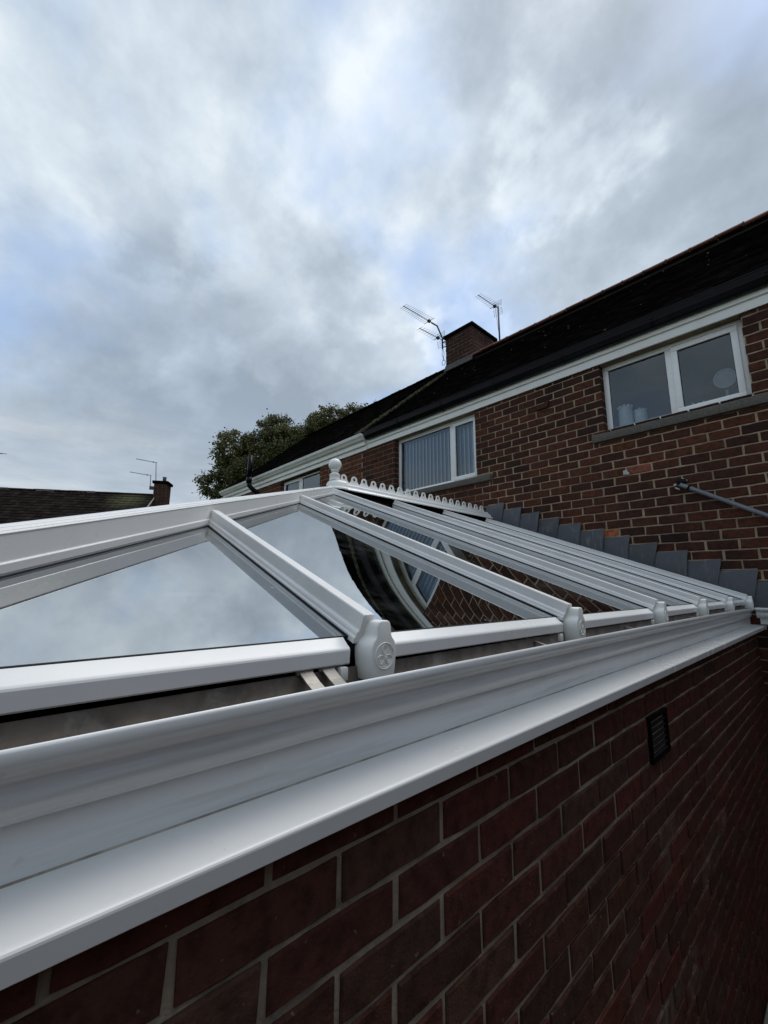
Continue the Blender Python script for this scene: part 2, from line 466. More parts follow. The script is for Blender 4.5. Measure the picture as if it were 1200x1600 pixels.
# ------------------------------------------------------------------ mesh helpers
class MB:
    def __init__(s):
        s.v = []; s.f = []; s.t = []; s.sm = []

    def add(s, vs, fs, tint=0.0, smooth=False):
        o = len(s.v)
        s.v.extend([tuple(p) for p in vs])
        for f in fs:
            s.f.append([i + o for i in f]); s.t.append(tint); s.sm.append(smooth)
        return s

    def box(s, x0, x1, y0, y1, z0, z1, tint=0.0):
        vs = [(x, y, z) for x in (x0, x1) for y in (y0, y1) for z in (z0, z1)]
        fs = [(0, 1, 3, 2), (4, 6, 7, 5), (0, 4, 5, 1), (2, 3, 7, 6), (0, 2, 6, 4), (1, 5, 7, 3)]
        return s.add(vs, fs, tint)

    def obox(s, c, ax, ay, az, tint=0.0):
        """box from centre and three half-axis vectors"""
        c = Vector(c); ax = Vector(ax); ay = Vector(ay); az = Vector(az)
        vs = [c + ax * i + ay * j + az * k for i in (-1, 1) for j in (-1, 1) for k in (-1, 1)]
        fs = [(0, 1, 3, 2), (4, 6, 7, 5), (0, 4, 5, 1), (2, 3, 7, 6), (0, 2, 6, 4), (1, 5, 7, 3)]
        return s.add(vs, fs, tint)

    def prism(s, prof, p0, p1, a, b, caps=True, closed=True, tint=0.0, smooth=False):
        """extrude profile [(u,v)...] from p0 to p1; u along vector a, v along vector b"""
        p0 = Vector(p0); p1 = Vector(p1); a = Vector(a); b = Vector(b)
        n = len(prof)
        vs = [p0 + a * u + b * v for u, v in prof] + [p1 + a * u + b * v for u, v in prof]
        fs = [(i, (i + 1) % n, n + (i + 1) % n, n + i) for i in range(n if closed else n - 1)]
        s.add(vs, fs, tint, smooth)
        if caps and closed:
            o = len(s.v) - 2 * n
            s.f.append([o + i for i in range(n)][::-1]); s.t.append(tint); s.sm.append(False)
            s.f.append([o + n + i for i in range(n)]); s.t.append(tint); s.sm.append(False)
        return s

    def tube(s, pts, r, seg=8, tint=0.0, caps=True):
        pts = [Vector(p) for p in pts]
        vs = []
        up = None
        for i, p in enumerate(pts):
            dr = (pts[min(i + 1, len(pts) - 1)] - pts[max(i - 1, 0)]).normalized()
            if up is None:
                up = Vector((0, 0, 1)) if abs(dr.z) < 0.9 else Vector((1, 0, 0))
            x = dr.cross(up).normalized(); y = x.cross(dr).normalized(); up = y
            rr = r[i] if isinstance(r, (list, tuple)) else r
            for k in range(seg):
                t = 2 * math.pi * k / seg
                vs.append(p + x * (math.cos(t) * rr) + y * (math.sin(t) * rr))
        fs = []
        for i in range(len(pts) - 1):
            for k in range(seg):
                fs.append((i * seg + k, i * seg + (k + 1) % seg, (i + 1) * seg + (k + 1) % seg, (i + 1) * seg + k))
        s.add(vs, fs, tint, True)
        if caps:
            o = len(s.v) - len(vs)
            s.f.append([o + k for k in range(seg)][::-1]); s.t.append(tint); s.sm.append(False)
            s.f.append([o + (len(pts) - 1) * seg + k for k in range(seg)]); s.t.append(tint); s.sm.append(False)
        return s

    def lathe(s, prof, c, seg=24, axis='z', tint=0.0):
        c = Vector(c)
        vs = []
        for r, h in prof:
            for k in range(seg):
                t = 2 * math.pi * k / seg
                if axis == 'z':
                    vs.append(c + Vector((r * math.cos(t), r * math.sin(t), h)))
                else:
                    vs.append(c + Vector((h, r * math.cos(t), r * math.sin(t))))
        fs = [(i * seg + k, i * seg + (k + 1) % seg, (i + 1) * seg + (k + 1) % seg, (i + 1) * seg + k) for i in range(len(prof) - 1) for k in range(seg)]
        s.add(vs, fs, tint, True)
        return s

    def build(s, name, mat, parent=None, bevel=0.0, segs=2, kind=None, origin=None, sharp=40):
        me = bpy.data.meshes.new(name)
        off = Vector(origin) if origin else Vector((0, 0, 0))
        me.from_pydata([tuple(Vector(p) - off) for p in s.v], [], s.f)
        if any(s.t):
            at = me.attributes.new('tint', 'FLOAT', 'FACE')
            at.data.foreach_set('value', s.t)
        me.polygons.foreach_set('use_smooth', s.sm)
        bm = bmesh.new(); bm.from_mesh(me)
        bmesh.ops.recalc_face_normals(bm, faces=bm.faces)
        if bevel:
            bmesh.ops.remove_doubles(bm, verts=bm.verts, dist=1e-5)
            es = [e for e in bm.edges if len(e.link_faces) == 2 and e.calc_face_angle(0) > 0.5]
            bmesh.ops.bevel(bm, geom=es, offset=bevel, segments=segs, profile=0.5, affect='EDGES', clamp_overlap=True)
            for f in bm.faces:
                f.smooth = True
        bm.to_mesh(me); bm.free()
        if bevel:
            try:
                me.set_sharp_from_angle(angle=rad(sharp))
            except Exception:
                pass
        me.materials.append(mat)
        o = bpy.data.objects.new(name, me)
        COL.objects.link(o)
        o.location = off
        if parent is not None:
            adopt(o, parent)
        if kind:
            o['kind'] = kind
        return o


WORLD_LOC = {}
def adopt(o, parent):
    """parent o while keeping its world position (all empties are unrotated)"""
    o.parent = parent
    pl = Vector((0, 0, 0)); p = parent
    while p is not None:
        pl += Vector(p.location); p = p.parent
    o.location = Vector(o.location) - pl


def thing(name, loc, label, cat, group=None):
    o = bpy.data.objects.new(name, None)
    o.empty_display_size = 0.2
    COL.objects.link(o)
    o.location = loc
    o['label'] = label; o['category'] = cat
    if group:
        o['group'] = group
    return o


def tag(o, label, cat, group=None):
    o['label'] = label; o['category'] = cat
    if group:
        o['group'] = group
    return o


def group_part(name, loc, parent):
    o = bpy.data.objects.new(name, None)
    o.empty_display_size = 0.1
    COL.objects.link(o); o.location = loc
    adopt(o, parent)
    return o


def in_view(p, pad=0.06):
    p = Vector(p)
    z = p.dot(cF)
    if z < 0.05:
        return None
    u = 654.07 * p.dot(cR) / z; v = 654.07 * p.dot(cU) / z
    if abs(u) > 600 * (1 + pad) or abs(v) > 800 * (1 + pad):
        return None
    return z


def brick_mesh(name, lx, ly, lz, mat, bev=0.003, seed=0, axis='x'):
    """one brick centred on the origin, its visible face wavy edged with worn arrises; faces -Y (axis x) or +X (axis y)"""
    rnd = random.Random(seed)
    L, H, D = (lx, lz, ly) if axis == 'x' else (ly, lz, lx)
    per = []
    nx = 4 if L > 0.15 else 2
    for i in range(nx): per.append((-L / 2 + L * i / nx, -H / 2))
    for i in range(1): per.append((L / 2, -H / 2))
    for i in range(nx): per.append((L / 2 - L * i / nx, H / 2))
    per.append((-L / 2, H / 2))
    a = 0.0016 if bev < 0.005 else 0.0022
    out = []
    for i, (u, v) in enumerate(per):
        corner = abs(abs(u) - L / 2) < 1e-6
        k_ = bev * rnd.uniform(0.1, 0.5) if corner else 0.0
        out.append((u - math.copysign(k_, u) + rnd.uniform(-a, a), v - math.copysign(k_ * 0.6, v) + rnd.uniform(-a, a)))
    n = len(out)
    vs = []
    for dep, ins in ((-D / 2, bev), (-D / 2 + bev * 0.8, 0.0), (D / 2, 0.0)):
        for u, v in out:
            uu = u - math.copysign(min(ins, abs(u)), u) if abs(u) > L / 2 - 0.02 else u
            vv = v - math.copysign(ins, v)
            vs.append((uu, dep + rnd.uniform(-.0006, .0006), vv))
    fs = [tuple(range(n))]
    for r in range(2):
        fs += [(r * n + i, (r + 1) * n + i, (r + 1) * n + (i + 1) % n, r * n + (i + 1) % n) for i in range(n)]
    if axis == 'y':
        vs = [(-y, x, z) for x, y, z in vs]
    me = bpy.data.meshes.new(name)
    me.from_pydata(vs, [], fs)
    bm = bmesh.new(); bm.from_mesh(me); bmesh.ops.recalc_face_normals(bm, faces=bm.faces); bm.to_mesh(me); bm.free()
    # make sure the outline face points outwards
    f0 = me.polygons[0].normal
    want = Vector((0, -1, 0)) if axis == 'x' else Vector((1, 0, 0))
    if f0.dot(want) < 0: me.flip_normals()
    me.materials.append(mat)
    return me


def lay_bricks(specs, parent, mat, axis, limit=300, seed=1, bev=0.003, special=None):
    """specs: list of (centre, length, height, depth); the nearest in view become objects, the rest one joined mesh.
    axis 'x': bricks run along X; 'y': along Y."""
    rnd = random.Random(seed)
    scored = []
    for sp in specs:
        z = in_view(sp[0])
        scored.append(((z if z else 1e6 + Vector(sp[0]).length), sp))
    scored.sort(key=lambda t: t[0])
    cache = {}
    rest = MB()
    n = 0
    for z, (c, L, H, D) in scored:
        jit = Vector((rnd.uniform(-.0015, .0015), rnd.uniform(-.0015, .0015), rnd.uniform(-.001, .001)))
        m_ = special(c) if special else None
        if n < limit and z < 1e6:
            var = rnd.randrange(9)
            key = (round(L, 3), round(H, 4), var, m_.name if m_ else '')
            if key not in cache:
                cache[key] = brick_mesh('brick', L if axis == 'x' else D, D if axis == 'x' else L, H, m_ or mat, bev, len(cache) + seed, axis)
            o = bpy.data.objects.new('brick', cache[key])
            COL.objects.link(o)
            o.location = Vector(c) + jit
            o.rotation_euler = (0, 0, rnd.uniform(-.004, .004))
            adopt(o, parent)
            n += 1
        else:
            lx, ly = (L, D) if axis == 'x' else (D, L)
            cc = Vector(c) + jit
            rest.box(cc.x - lx / 2, cc.x + lx / 2, cc.y - ly / 2, cc.y + ly / 2, cc.z - H / 2, cc.z + H / 2, rnd.uniform(0.01, 0.99))
    if rest.v:
        rest.build('brickwork', mat, parent, kind='stuff')


def clip_row(x0, x1, holes):
    """split an interval around holes [(a,b)]"""
    segs = [(x0, x1)]
    for a, b in holes:
        out = []
        for s0, s1 in segs:
            if b <= s0 or a >= s1:
                out.append((s0, s1)); continue
            if a > s0: out.append((s0, a))
            if b < s1: out.append((b, s1))
        segs = out
    return [(a, b) for a, b in segs if b - a > 0.02]


def slab_with_holes(xs, ys, zs, holes, mb):
    """wall backing between xs, zs with rectangular holes (x0,x1,z0,z1)"""
    holes = [(h[0] - 0.005, h[1] + 0.005, h[2], h[3]) for h in holes]
    zb = sorted({zs[0], zs[1]} | {h[2] for h in holes} | {h[3] for h in holes})
    zb = [z for z in zb if zs[0] <= z <= zs[1]]
    for a, b in zip(zb, zb[1:]):
        mid = (a + b) / 2
        hs = [(h[0], h[1]) for h in holes if h[2] < mid < h[3]]
        for s0, s1 in clip_row(xs[0], xs[1], hs):
            mb.box(s0, s1, ys[0], ys[1], a, b)


# ================================================================== GROUND
gmb = MB().box(-90, 60, -60, 90, GZ - 0.3, GZ - 0.02)
ground = gmb.build('ground', M['lawn']); ground['kind'] = 'structure'
pth = MB().box(-0.548, 1.0, -3.0, 4.55, GZ - 0.015, GZ)
pth2 = MB()
for i in range(9):
    pth2.box(-0.545, 0.045, -2.4 + i * 0.76, -2.4 + i * 0.76 + 0.75, GZ - 0.018, GZ + 0.0)
    pth2.box(0.055, 0.595, -2.0 + i * 0.76, -2.0 + i * 0.76 + 0.75, GZ - 0.018, GZ + 0.001)
path = pth2.build('path', M['concrete'], bevel=0.004, segs=1); path['kind'] = 'structure'

# unseen brick wall, added right of the view to shade the side passage
bw = MB().box(0.95, 1.16, -3.6, 4.30, GZ - 0.1, 0.50).box(0.92, 1.19, -3.62, 4.30, 0.50, 0.56)
tag(bw.build('added_shade_wall', M['brick_neigh'], bevel=0.01), 'brown brick wall added out of view to shade the paved side passage', 'wall')

# ================================================================== CONSERVATORY
K = 0.37466                       # roof slope of the conservatory (about 20.5 degrees)
TH = math.atan(K)
C_TOP, C_GLASS = -0.255, -0.305   # z = c - K*x for bar tops / glass top
S = Vector((math.cos(TH), 0, -math.sin(TH)))      # down the slope
Nn = Vector((math.sin(TH), 0, math.cos(TH)))
EY = Vector((0, 1, 0))
def zg(x): return C_GLASS - K * x

ZW = -0.299
XR, Y_AP = -3.065, 2.20           # ridge line x, apex y
Y_FR = -0.30                      # front eaves corner y (x = -0.565)
X_E = -0.565
WX = -0.55                        # face of the brick side wall
cons = thing('conservatory', (-3.05, 2.1, GZ), 'white framed conservatory with dark glass hipped roof against the brick house', 'conservatory')

# --- brick side wall
CH, CP, J = 0.0745, 0.2283, 0.010
wall = MB().box(WX - 0.12, WX - 0.0055, -0.28, 4.59, GZ - 0.1, -0.299).build('side_wall', M['mortar_wall'], cons)
specs = []
VENT = (1.785, 2.0, -0.612, -0.459)
for r in range(-2, 22):
    zt = -0.457 - CH * r; zc = zt - CH / 2
    if zc < GZ: break
    ph = 0.307 + (0 if r % 2 == 0 else CP / 2)
    k0 = int((-0.28 - ph) / CP) - 1
    for kk in range(k0, 24):
        a = ph + kk * CP + J / 2; b = ph + (kk + 1) * CP - J / 2
        a = max(a, -0.279); b = min(b, 4.585)
        if b - a < 0.03: continue
        hs = [(VENT[0] - .004, VENT[1] + .004)] if VENT[2] < zc < VENT[3] else []
        for s0, s1 in clip_row(a, b, hs):
            specs.append(((WX - 0.05, (s0 + s1) / 2, zc), s1 - s0, CH - J, 0.10))
lay_bricks(specs, wall, M['brick_wall'], 'y', 300, 11, 0.0035)
# front wall (round the corner, out of the picture) and far side wall
fw = MB().box(-5.55, WX - 0.12, -0.28, -0.16, GZ - 0.1, -0.31).box(-5.55, -5.43, -0.16, 4.59, GZ - 0.1, -0.31)
fw.build('front_wall', M['brick_wall'], cons)
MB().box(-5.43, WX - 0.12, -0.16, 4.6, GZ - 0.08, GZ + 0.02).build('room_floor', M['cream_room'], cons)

# --- vent in the side wall
vent = MB().box(WX - 0.06, WX - 0.03, VENT[0], VENT[1], VENT[2], VENT[3])
fr_ = 0.014
for (a, b, c_, d_) in ((VENT[0], VENT[1], VENT[3] - fr_, VENT[3]), (VENT[0], VENT[1], VENT[2], VENT[2] + fr_),
                       (VENT[0], VENT[0] + fr_, VENT[2] + fr_, VENT[3] - fr_), (VENT[1] - fr_, VENT[1], VENT[2] + fr_, VENT[3] - fr_)):
    vent.box(WX - 0.03, WX + 0.008, a, b, c_, d_)
vent = vent.build('vent_grille', M['black_plastic'], cons)
for i in range(6):
    z0 = VENT[2] + 0.022 + i * 0.0205
    MB().prism([(-0.03, 0.008), (0.004, -0.006), (0.004, -0.009), (-0.03, 0.005)], (WX, VENT[0] + fr_, z0), (WX, VENT[1] - fr_, z0), (1, 0, 0), (0, 0, 1)).build('louvre', M['rubber'], vent)

# --- ledge board in two lengths with a joint
XO, XI = -0.4817, -0.5767
LZ = 0.0112                        # the ledge sits this much higher than first drawn
ledge_prof = [(XI - 0.02, -0.2820), (XO - 0.0060, -0.2836), (XO - 0.0035, -0.2842), (XO - 0.0015, -0.2855), (XO - 0.0003, -0.2873), (XO, -0.2895), (XO - 0.003, -0.3105), (XO - 0.005, -0.3122), (XO - 0.008, -0.3127), (XO - 0.012, -0.3120), (XO - 0.012, -0.300), (XI - 0.02, -0.298)]
JY = 2.143
for a, b in ((-0.42, JY - 0.0007), (JY + 0.0007, 4.50)):
    MB().prism(ledge_prof, (0, a, 0), (0, b, 0), (1, 0, 0), (0, 0, 1), smooth=True).build('ledge_board', M['upvc'], cons).data.set_sharp_from_angle(angle=rad(10))
MB().prism([(u + (0.0012 if u > -0.52 else 0), v + (0.0012 if v > -0.295 else 0)) for u, v in ledge_prof], (0, JY - 0.002, 0), (0, JY + 0.010, 0), (1, 0, 0), (0, 0, 1)).build('joint_strip', M['upvc'], cons)
MB().prism([(u, v) for u, v in [(XI - 0.02, -0.2800), (XO + 0.003, -0.2815), (XO + 0.003, -0.315), (XI - 0.02, -0.315)]], (0, 4.50, 0), (0, 4.508, 0), (1, 0, 0), (0, 0, 1)).build('ledge_end_cap', M['upvc'], cons, bevel=0.002)
# --- fascia and eaves beam
MB().box(-0.62, XI, -0.42, 4.56, -0.2990, -0.160).build('fascia', M['upvc_gutter'], cons)
MB().box(-0.72, -0.622, -0.30, 4.58, -0.31, -0.128).build('eaves_beam', M['dark_void'], cons)  # beam coloured black for the shade behind the gutter
MB().prism([(0, 0.0016), (0.0018, -0.0012), (0, -0.003)], (XI, -0.42, -0.2818), (XI, 4.50, -0.2818), (1, 0, 0), (0, 0, 1)).build('sealant_bead', M['sealant'], cons)

# --- gutter: moulded outside, dirty inside
og = [(-0.577, -0.2235), (-0.566, -0.2232), (-0.5605, -0.2222), (-0.5588, -0.2198), (-0.5565, -0.2178), (-0.5510, -0.2150), (-0.5460, -0.2105), (-0.5425, -0.2045), (-0.5405, -0.1980), (-0.5402, -0.1915),
      (-0.5415, -0.1850), (-0.5420, -0.1800), (-0.5395, -0.1755), (-0.5340, -0.1715), (-0.5270, -0.1680), (-0.5215, -0.1650), (-0.5192, -0.1622), (-0.5165, -0.1595), (-0.5150, -0.1555), (-0.5150, -0.1468), (-0.5160, -0.1440), (-0.5182, -0.1430)]
inn = [(-0.5200, -0.1445), (-0.5220, -0.1590), (-0.5260, -0.1630), (-0.5360, -0.1675), (-0.5440, -0.1725), (-0.5475, -0.1800), (-0.5465, -0.1860), (-0.5450, -0.1920), (-0.5450, -0.2000), (-0.5490, -0.2085), (-0.5580, -0.2155), (-0.5650, -0.2205), (-0.5740, -0.2195), (-0.5740, -0.1340), (-0.577, -0.1340)]
def bow(y):                        # plastic gutter bows upward a few millimetres between its ends
    t = (y + 0.05) / 4.35
    return 0.007 * 4 * t * (1 - t) if 0 < t < 1 else 0
def bowed(prof, y0, y1, n, mbx, smooth=True, closed=False):
    ys = [y0 + (y1 - y0) * i / n for i in range(n + 1)]
    vs = []
    for y in ys:
        b = bow(y)
        for u, v in prof:
            w = min(1, max(0, (v + 0.2225) / 0.08))
            vs.append((u, y, v + b * w))
    m_ = len(prof)
    fs = [(i * m_ + j, i * m_ + j + 1, (i + 1) * m_ + j + 1, (i + 1) * m_ + j) for i in range(n) for j in range(m_ - 1)]
    mbx.add(vs, fs, 0.0, smooth)
gut = MB(); bowed(og, -0.42, 4.30, 40, gut)
gutter = gut.build('gutter', M['upvc_gutter'], cons)
gi = MB(); bowed(inn, -0.42, 4.36, 40, gi)
gi.build('gutter_lining', M['gutter_dirt'], gutter)
# corner joint and short return towards the right
cj = MB()
bowed(og, 4.30, 4.372, 2, cj)
gj = MB().prism([(u + 0.003, v - 0.002) for u, v in og], (0, 4.335, 0), (0, 4.350, 0), (1, 0, 0), (0, 0, 1), closed=False, smooth=True)
cj.add(gj.v, gj.f, 0, True)
cj.build('gutter_corner', M['upvc_gutter'], gutter)
rt = MB().prism([(-(u + 0.515), v) for u, v in og], (-0.515, 4.368, 0), (0.62, 4.368, 0), (0, 1, 0), (0, 0, 1), closed=False, smooth=True)
rt.prism([(-(u + 0.518), v - 0.002) for u, v in og], (-0.490, 4.368, 0), (-0.470, 4.368, 0), (0, 1, 0), (0, 0, 1), closed=False, smooth=True)
rt.build('gutter_return', M['upvc_gutter'], gutter)
MB().box(-0.50, 0.62, 4.432, 4.45, -0.27, -0.15).build('return_fascia', M['upvc_gutter'], gutter)
# bracket clips crossing the gutter
for yy in (0.362, 0.402):
    c1 = MB().prism([(-0.600, -0.113), (-0.575, -0.124), (-0.548, -0.139), (-0.5235, -0.1495), (-0.5235, -0.1525), (-0.548, -0.142), (-0.575, -0.127), (-0.600, -0.116)],
                    (0, yy - 0.011, 0), (0, yy + 0.011, 0), (1, 0, 0), (0, 0, 1))
    c1.box(-0.576, -0.570, yy - 0.014, yy + 0.014, -0.131, -0.121)
    c1.build('gutter_clip', M['metal'], gutter)
for yy in (1.06, 1.72, 2.62, 3.36, 4.12):
    MB().prism([(-0.600, -0.130), (-0.5235, -0.1495), (-0.5235, -0.1525), (-0.600, -0.133)], (0, yy - 0.005, 0), (0, yy + 0.005, 0), (1, 0, 0), (0, 0, 1)).build('gutter_clip', M['metal'], gutter)

# --- glazing bars with end caps
BARS = [0.476, 1.245, 2.080, 2.850, 3.620, 4.445]
bar_prof = [(-0.0215, -0.004), (-0.0215, 0.006), (-0.0195, 0.0085), (-0.0185, 0.0135), (-0.0170, 0.0165), (-0.0150, 0.0180), (-0.0138, 0.0205), (-0.0122, 0.0445), (-0.0108, 0.0467),
            (0.0108, 0.0467), (0.0122, 0.0445), (0.0138, 0.0205), (0.0150, 0.0180), (0.0170, 0.0165), (0.0185, 0.0135), (0.0195, 0.0085), (0.0215, 0.006), (0.0215, -0.004)]


def on_roof(x, y, h=0.0):
    """point on the glass plane at x,y, raised h along the normal"""
    return Vector((x, y, zg(x))) + Nn * h


cap_mesh = None
def make_cap(yb, parent):
    global cap_mesh
    if cap_mesh is None:
        out = [(-0.0215, -0.152), (-0.0245, -0.134), (-0.0268, -0.114), (-0.0268, -0.100), (-0.0245, -0.0905), (-0.0195, -0.0845), (-0.0165, -0.080), (-0.0158, -0.067), (-0.0130, -0.0585), (-0.008, -0.0555),
               (0.008, -0.0555), (0.0130, -0.0585), (0.0158, -0.067), (0.0165, -0.080), (0.0195, -0.0845), (0.0245, -0.0905), (0.0268, -0.100), (0.0268, -0.114), (0.0245, -0.134), (0.0215, -0.152)]
        b = MB().prism(out, (-0.580, 0, 0), (-0.5325, 0, 0), (0, 1, 0), (0, 0, 1))
        o = b.build('end_cap', M['upvc_cap'], bevel=0.0045, segs=3)
        # raised round emblem on the face: ring and four leaf loops
        e = MB()
        cz, R_ = -0.1125, 0.0205
        X0 = -0.5322
        ring = [(X0, R_ * math.cos(t), cz + R_ * math.sin(t)) for t in [2 * math.pi * i / 28 for i in range(29)]]
        e.tube(ring, 0.0011, 5, caps=False)
        e.tube([(X0 - .0003, (R_ - .003) * math.cos(2 * math.pi * i / 28), cz + (R_ - .003) * math.sin(2 * math.pi * i / 28)) for i in range(29)], 0.0006, 5, caps=False)
        for q in range(3):
            a0 = math.pi / 2 + q * 2 * math.pi / 3
            for sc, rr in ((1.0, .0009), (0.6, .0007)):
                pts = []
                for i in range(19):
                    t = 2 * math.pi * i / 18
                    pr = 0.0095 + 0.0073 * sc * math.cos(t); pt = 0.0066 * sc * math.sin(t) * (1 + 0.25 * math.cos(t))
                    pts.append((X0, pr * math.cos(a0) - pt * math.sin(a0), cz + pr * math.sin(a0) + pt * math.cos(a0)))
                e.tube(pts, rr, 5, caps=False)
        eo = e.build('tmp', M['upvc_cap'])
        bm = bmesh.new(); bm.from_mesh(o.data); bm.from_mesh(eo.data); bm.to_mesh(o.data); bm.free()
        o.data.set_sharp_from_angle(angle=rad(50))
        bpy.data.objects.remove(eo)
        cap_mesh = o.data
        bpy.data.objects.remove(o)
    o = bpy.data.objects.new('end_cap', cap_mesh)
    COL.objects.link(o); o.location = (0, yb + 0.013, 0)
    adopt(o, parent)
    return o


for i, yb in enumerate(BARS):
    hx = -0.868 - yb                       # where the hip crosses
    xt = max(hx + 0.028, XR + 0.085) if yb < Y_AP - 0.15 else XR + 0.09
    p0 = on_roof(xt, yb); p1 = on_roof(-0.572, yb)
    bar = MB().prism(bar_prof, p0, p1, EY, Nn).build('glazing_bar', M['upvc_bar'], cons, bevel=0.0006, segs=1, sharp=14)
    # gasket lines along both sides
    for sgn in (-1, 1):
        MB().prism([(sgn * 0.0215, -0.002), (sgn * 0.0238, -0.002), (sgn * 0.0238, 0.0015), (sgn * 0.0215, 0.003)], p0, on_roof(-0.588, yb), EY, Nn).build('gasket', M['rubber'], bar)
    make_cap(yb, bar)
    MB().prism([(-0.020, -0.03), (0.020, -0.03), (0.020, -0.002), (-0.020, -0.002)], on_roof(-0.66, yb), on_roof(-0.575, yb), EY, Nn).build('bar_end', M['rubber'], bar)
    MB().box(-0.60, -0.565, yb - 0.052, yb - 0.036, -0.150, -0.128).build('bolt_cover', M['upvc_cap'], bar, bevel=0.003)

# --- trims along the lower edge of each pane
trim_prof = [(-0.5880, -0.0852), (-0.5868, -0.0838), (-0.5735, -0.0952), (-0.5705, -0.0968), (-0.5685, -0.0985), (-0.5670, -0.1005), (-0.5662, -0.1030), (-0.5672, -0.1225), (-0.5685, -0.1245), (-0.5880, -0.1195)]
edges_y = [Y_FR + 0.03] + BARS
for a, b in zip(edges_y, edges_y[1:]):
    y0 = a + 0.0225 if a > 0 else a
    MB().prism(trim_prof, (0, y0, 0), (0, b - 0.0330, 0), (1, 0, 0), (0, 0, 1), smooth=True).build('glass_edge_trim', M['upvc'], cons).data.set_sharp_from_angle(angle=rad(13))
    MB().prism([(-0.5915, -0.0860), (-0.5880, -0.0870), (-0.5875, -0.0830), (-0.5915, -0.0820)], (0, y0, 0), (0, b - 0.024, 0), (1, 0, 0), (0, 0, 1)).build('edge_gasket', M['rubber'], cons)

# --- glass panes (each a grid so that the sealed unit can be slightly dished)
def pane(poly_fn, y0, y1, sag, nx=28, ny=28):
    """poly_fn(y) -> (x_top, x_bottom); sag in metres at the centre (negative: dished inward)"""
    mb = MB(); vs = []; fs = []
    for j in range(ny + 1):
        v = j / ny; y = y0 + (y1 - y0) * v
        xt, xb = poly_fn(y)
        for i in range(nx + 1):
            u = i / nx
            x = xt + (xb - xt) * u
            a = 1 - (2 * u - 1) ** 2; b = 1 - (2 * v - 1) ** 2
            p = Vector((x, y, zg(x))) + Nn * (sag * a * b)
            vs.append(p)
    for j in range(ny):
        for i in range(nx):
            fs.append((j * (nx + 1) + i, j * (nx + 1) + i + 1, (j + 1) * (nx + 1) + i + 1, (j + 1) * (nx + 1) + i))
    mb.add(vs, fs, 0, True)
    return mb


SAGS = [-0.0004, -0.006, -0.003, -0.002, -0.002, -0.002]
for i, (a, b) in enumerate(zip(edges_y, edges_y[1:])):
    y0 = a + 0.0 if a > 0 else Y_FR + 0.035
    fn = (lambda y: (max(-0.868 - y, XR + 0.02), -0.589))
    pane(fn, y0, b, SAGS[i]).build('glass_pane', M['roof_glass'], cons)
# other three slopes, out of view behind hip and ridge
MB().add([(-0.60, Y_FR + .03, zg(-0.60)), (2 * XR + 0.60, Y_FR + .03, zg(-0.60)), (XR, Y_AP, zg(XR))], [(0, 1, 2)]).build('glass_pane', M['roof_glass'], cons)
MB().add([(2 * XR + 0.60, Y_FR + .03, zg(-0.60)), (2 * XR + 0.60, 4.55, zg(-0.60)), (XR, 4.55, zg(XR)), (XR, Y_AP, zg(XR))], [(0, 1, 2, 3)]).build('glass_pane', M['roof_glass'], cons)
# rafters under the glass
for yb in BARS[:-1]:
    xt = max(-0.868 - yb, XR)
    MB().prism([(-0.02, -0.10), (0.02, -0.10), (0.02, -0.012), (-0.02, -0.012)], on_roof(xt, yb), on_roof(-0.66, yb), EY, Nn).build('rafter', M['upvc'], cons)

# --- hip beams: big box section along the 45 degree hip
def hip(sx):
    top = Vector((XR, Y_AP, zg(XR))); bot = Vector((-0.575, Y_FR + 0.008, zg(-0.575)))
    if sx < 0:
        bot = Vector((2 * XR + 0.575, bot.y, bot.z))
    dr = (bot - top).normalized()
    a = Vector((-dr.y, dr.x, 0)).normalized()
    up = a.cross(dr).normalized()
    if up.z < 0:
        up = -up
    hp_ = [(0.0208, -0.022), (0.0208, -0.0028), (0.0222, 0.0002), (0.0230, 0.0128), (0.0226, 0.0142), (0.0212, 0.0152), (0.0203, 0.0166), (0.0200, 0.0562), (0.0213, 0.0574), (0.0213, 0.0592), (0.0188, 0.0610), (0.0183, 0.0630), (0.0140, 0.0660), (0.0136, 0.0678), (0.0075, 0.0700)]
    prof = [(-u_, v_) for u_, v_ in hp_] + hp_[::-1]
    t0 = top + dr * 0.26
    h = MB().prism(prof, t0, bot, a, up).build('hip_beam', M['upvc'], cons, bevel=0.0006, segs=1, sharp=14)
    for sg in (-1, 1):
        MB().prism([(sg * 0.0207, -0.014), (sg * 0.0228, -0.016), (sg * 0.0228, -0.0048), (sg * 0.0207, -0.0032)], t0, bot, a, up).build('gasket', M['rubber'], h)
hip(1); hip(-1)

# --- ridge capping with cresting and finial
RZ = 0.866                        # lip of the capping
half = [(0.105, RZ - 0.006), (0.106, RZ + 0.004), (0.099, RZ + 0.012), (0.080, RZ + 0.026), (0.076, RZ + 0.036), (0.074, RZ + 0.052), (0.066, RZ + 0.058), (0.040, RZ + 0.068), (0.036, RZ + 0.086), (0.012, RZ + 0.094)]
rp = [(-u, v) for u, v in half] + [(u, v) for u, v in half[::-1]] + [(0.098, RZ - 0.004), (0.070, RZ + 0.012), (-0.070, RZ + 0.012), (-0.098, RZ - 0.004)]
ridge = MB().prism(rp, (XR, 2.24, 0), (XR, 4.585, 0), (1, 0, 0), (0, 0, 1)).build('ridge_capping', M['upvc'], cons, bevel=0.001, segs=1, sharp=18)
MB().box(XR - 0.065, XR + 0.065, 2.05, 4.59, zg(XR) - 0.06, RZ + 0.010).build('ridge_core', M['dark_void'], ridge)
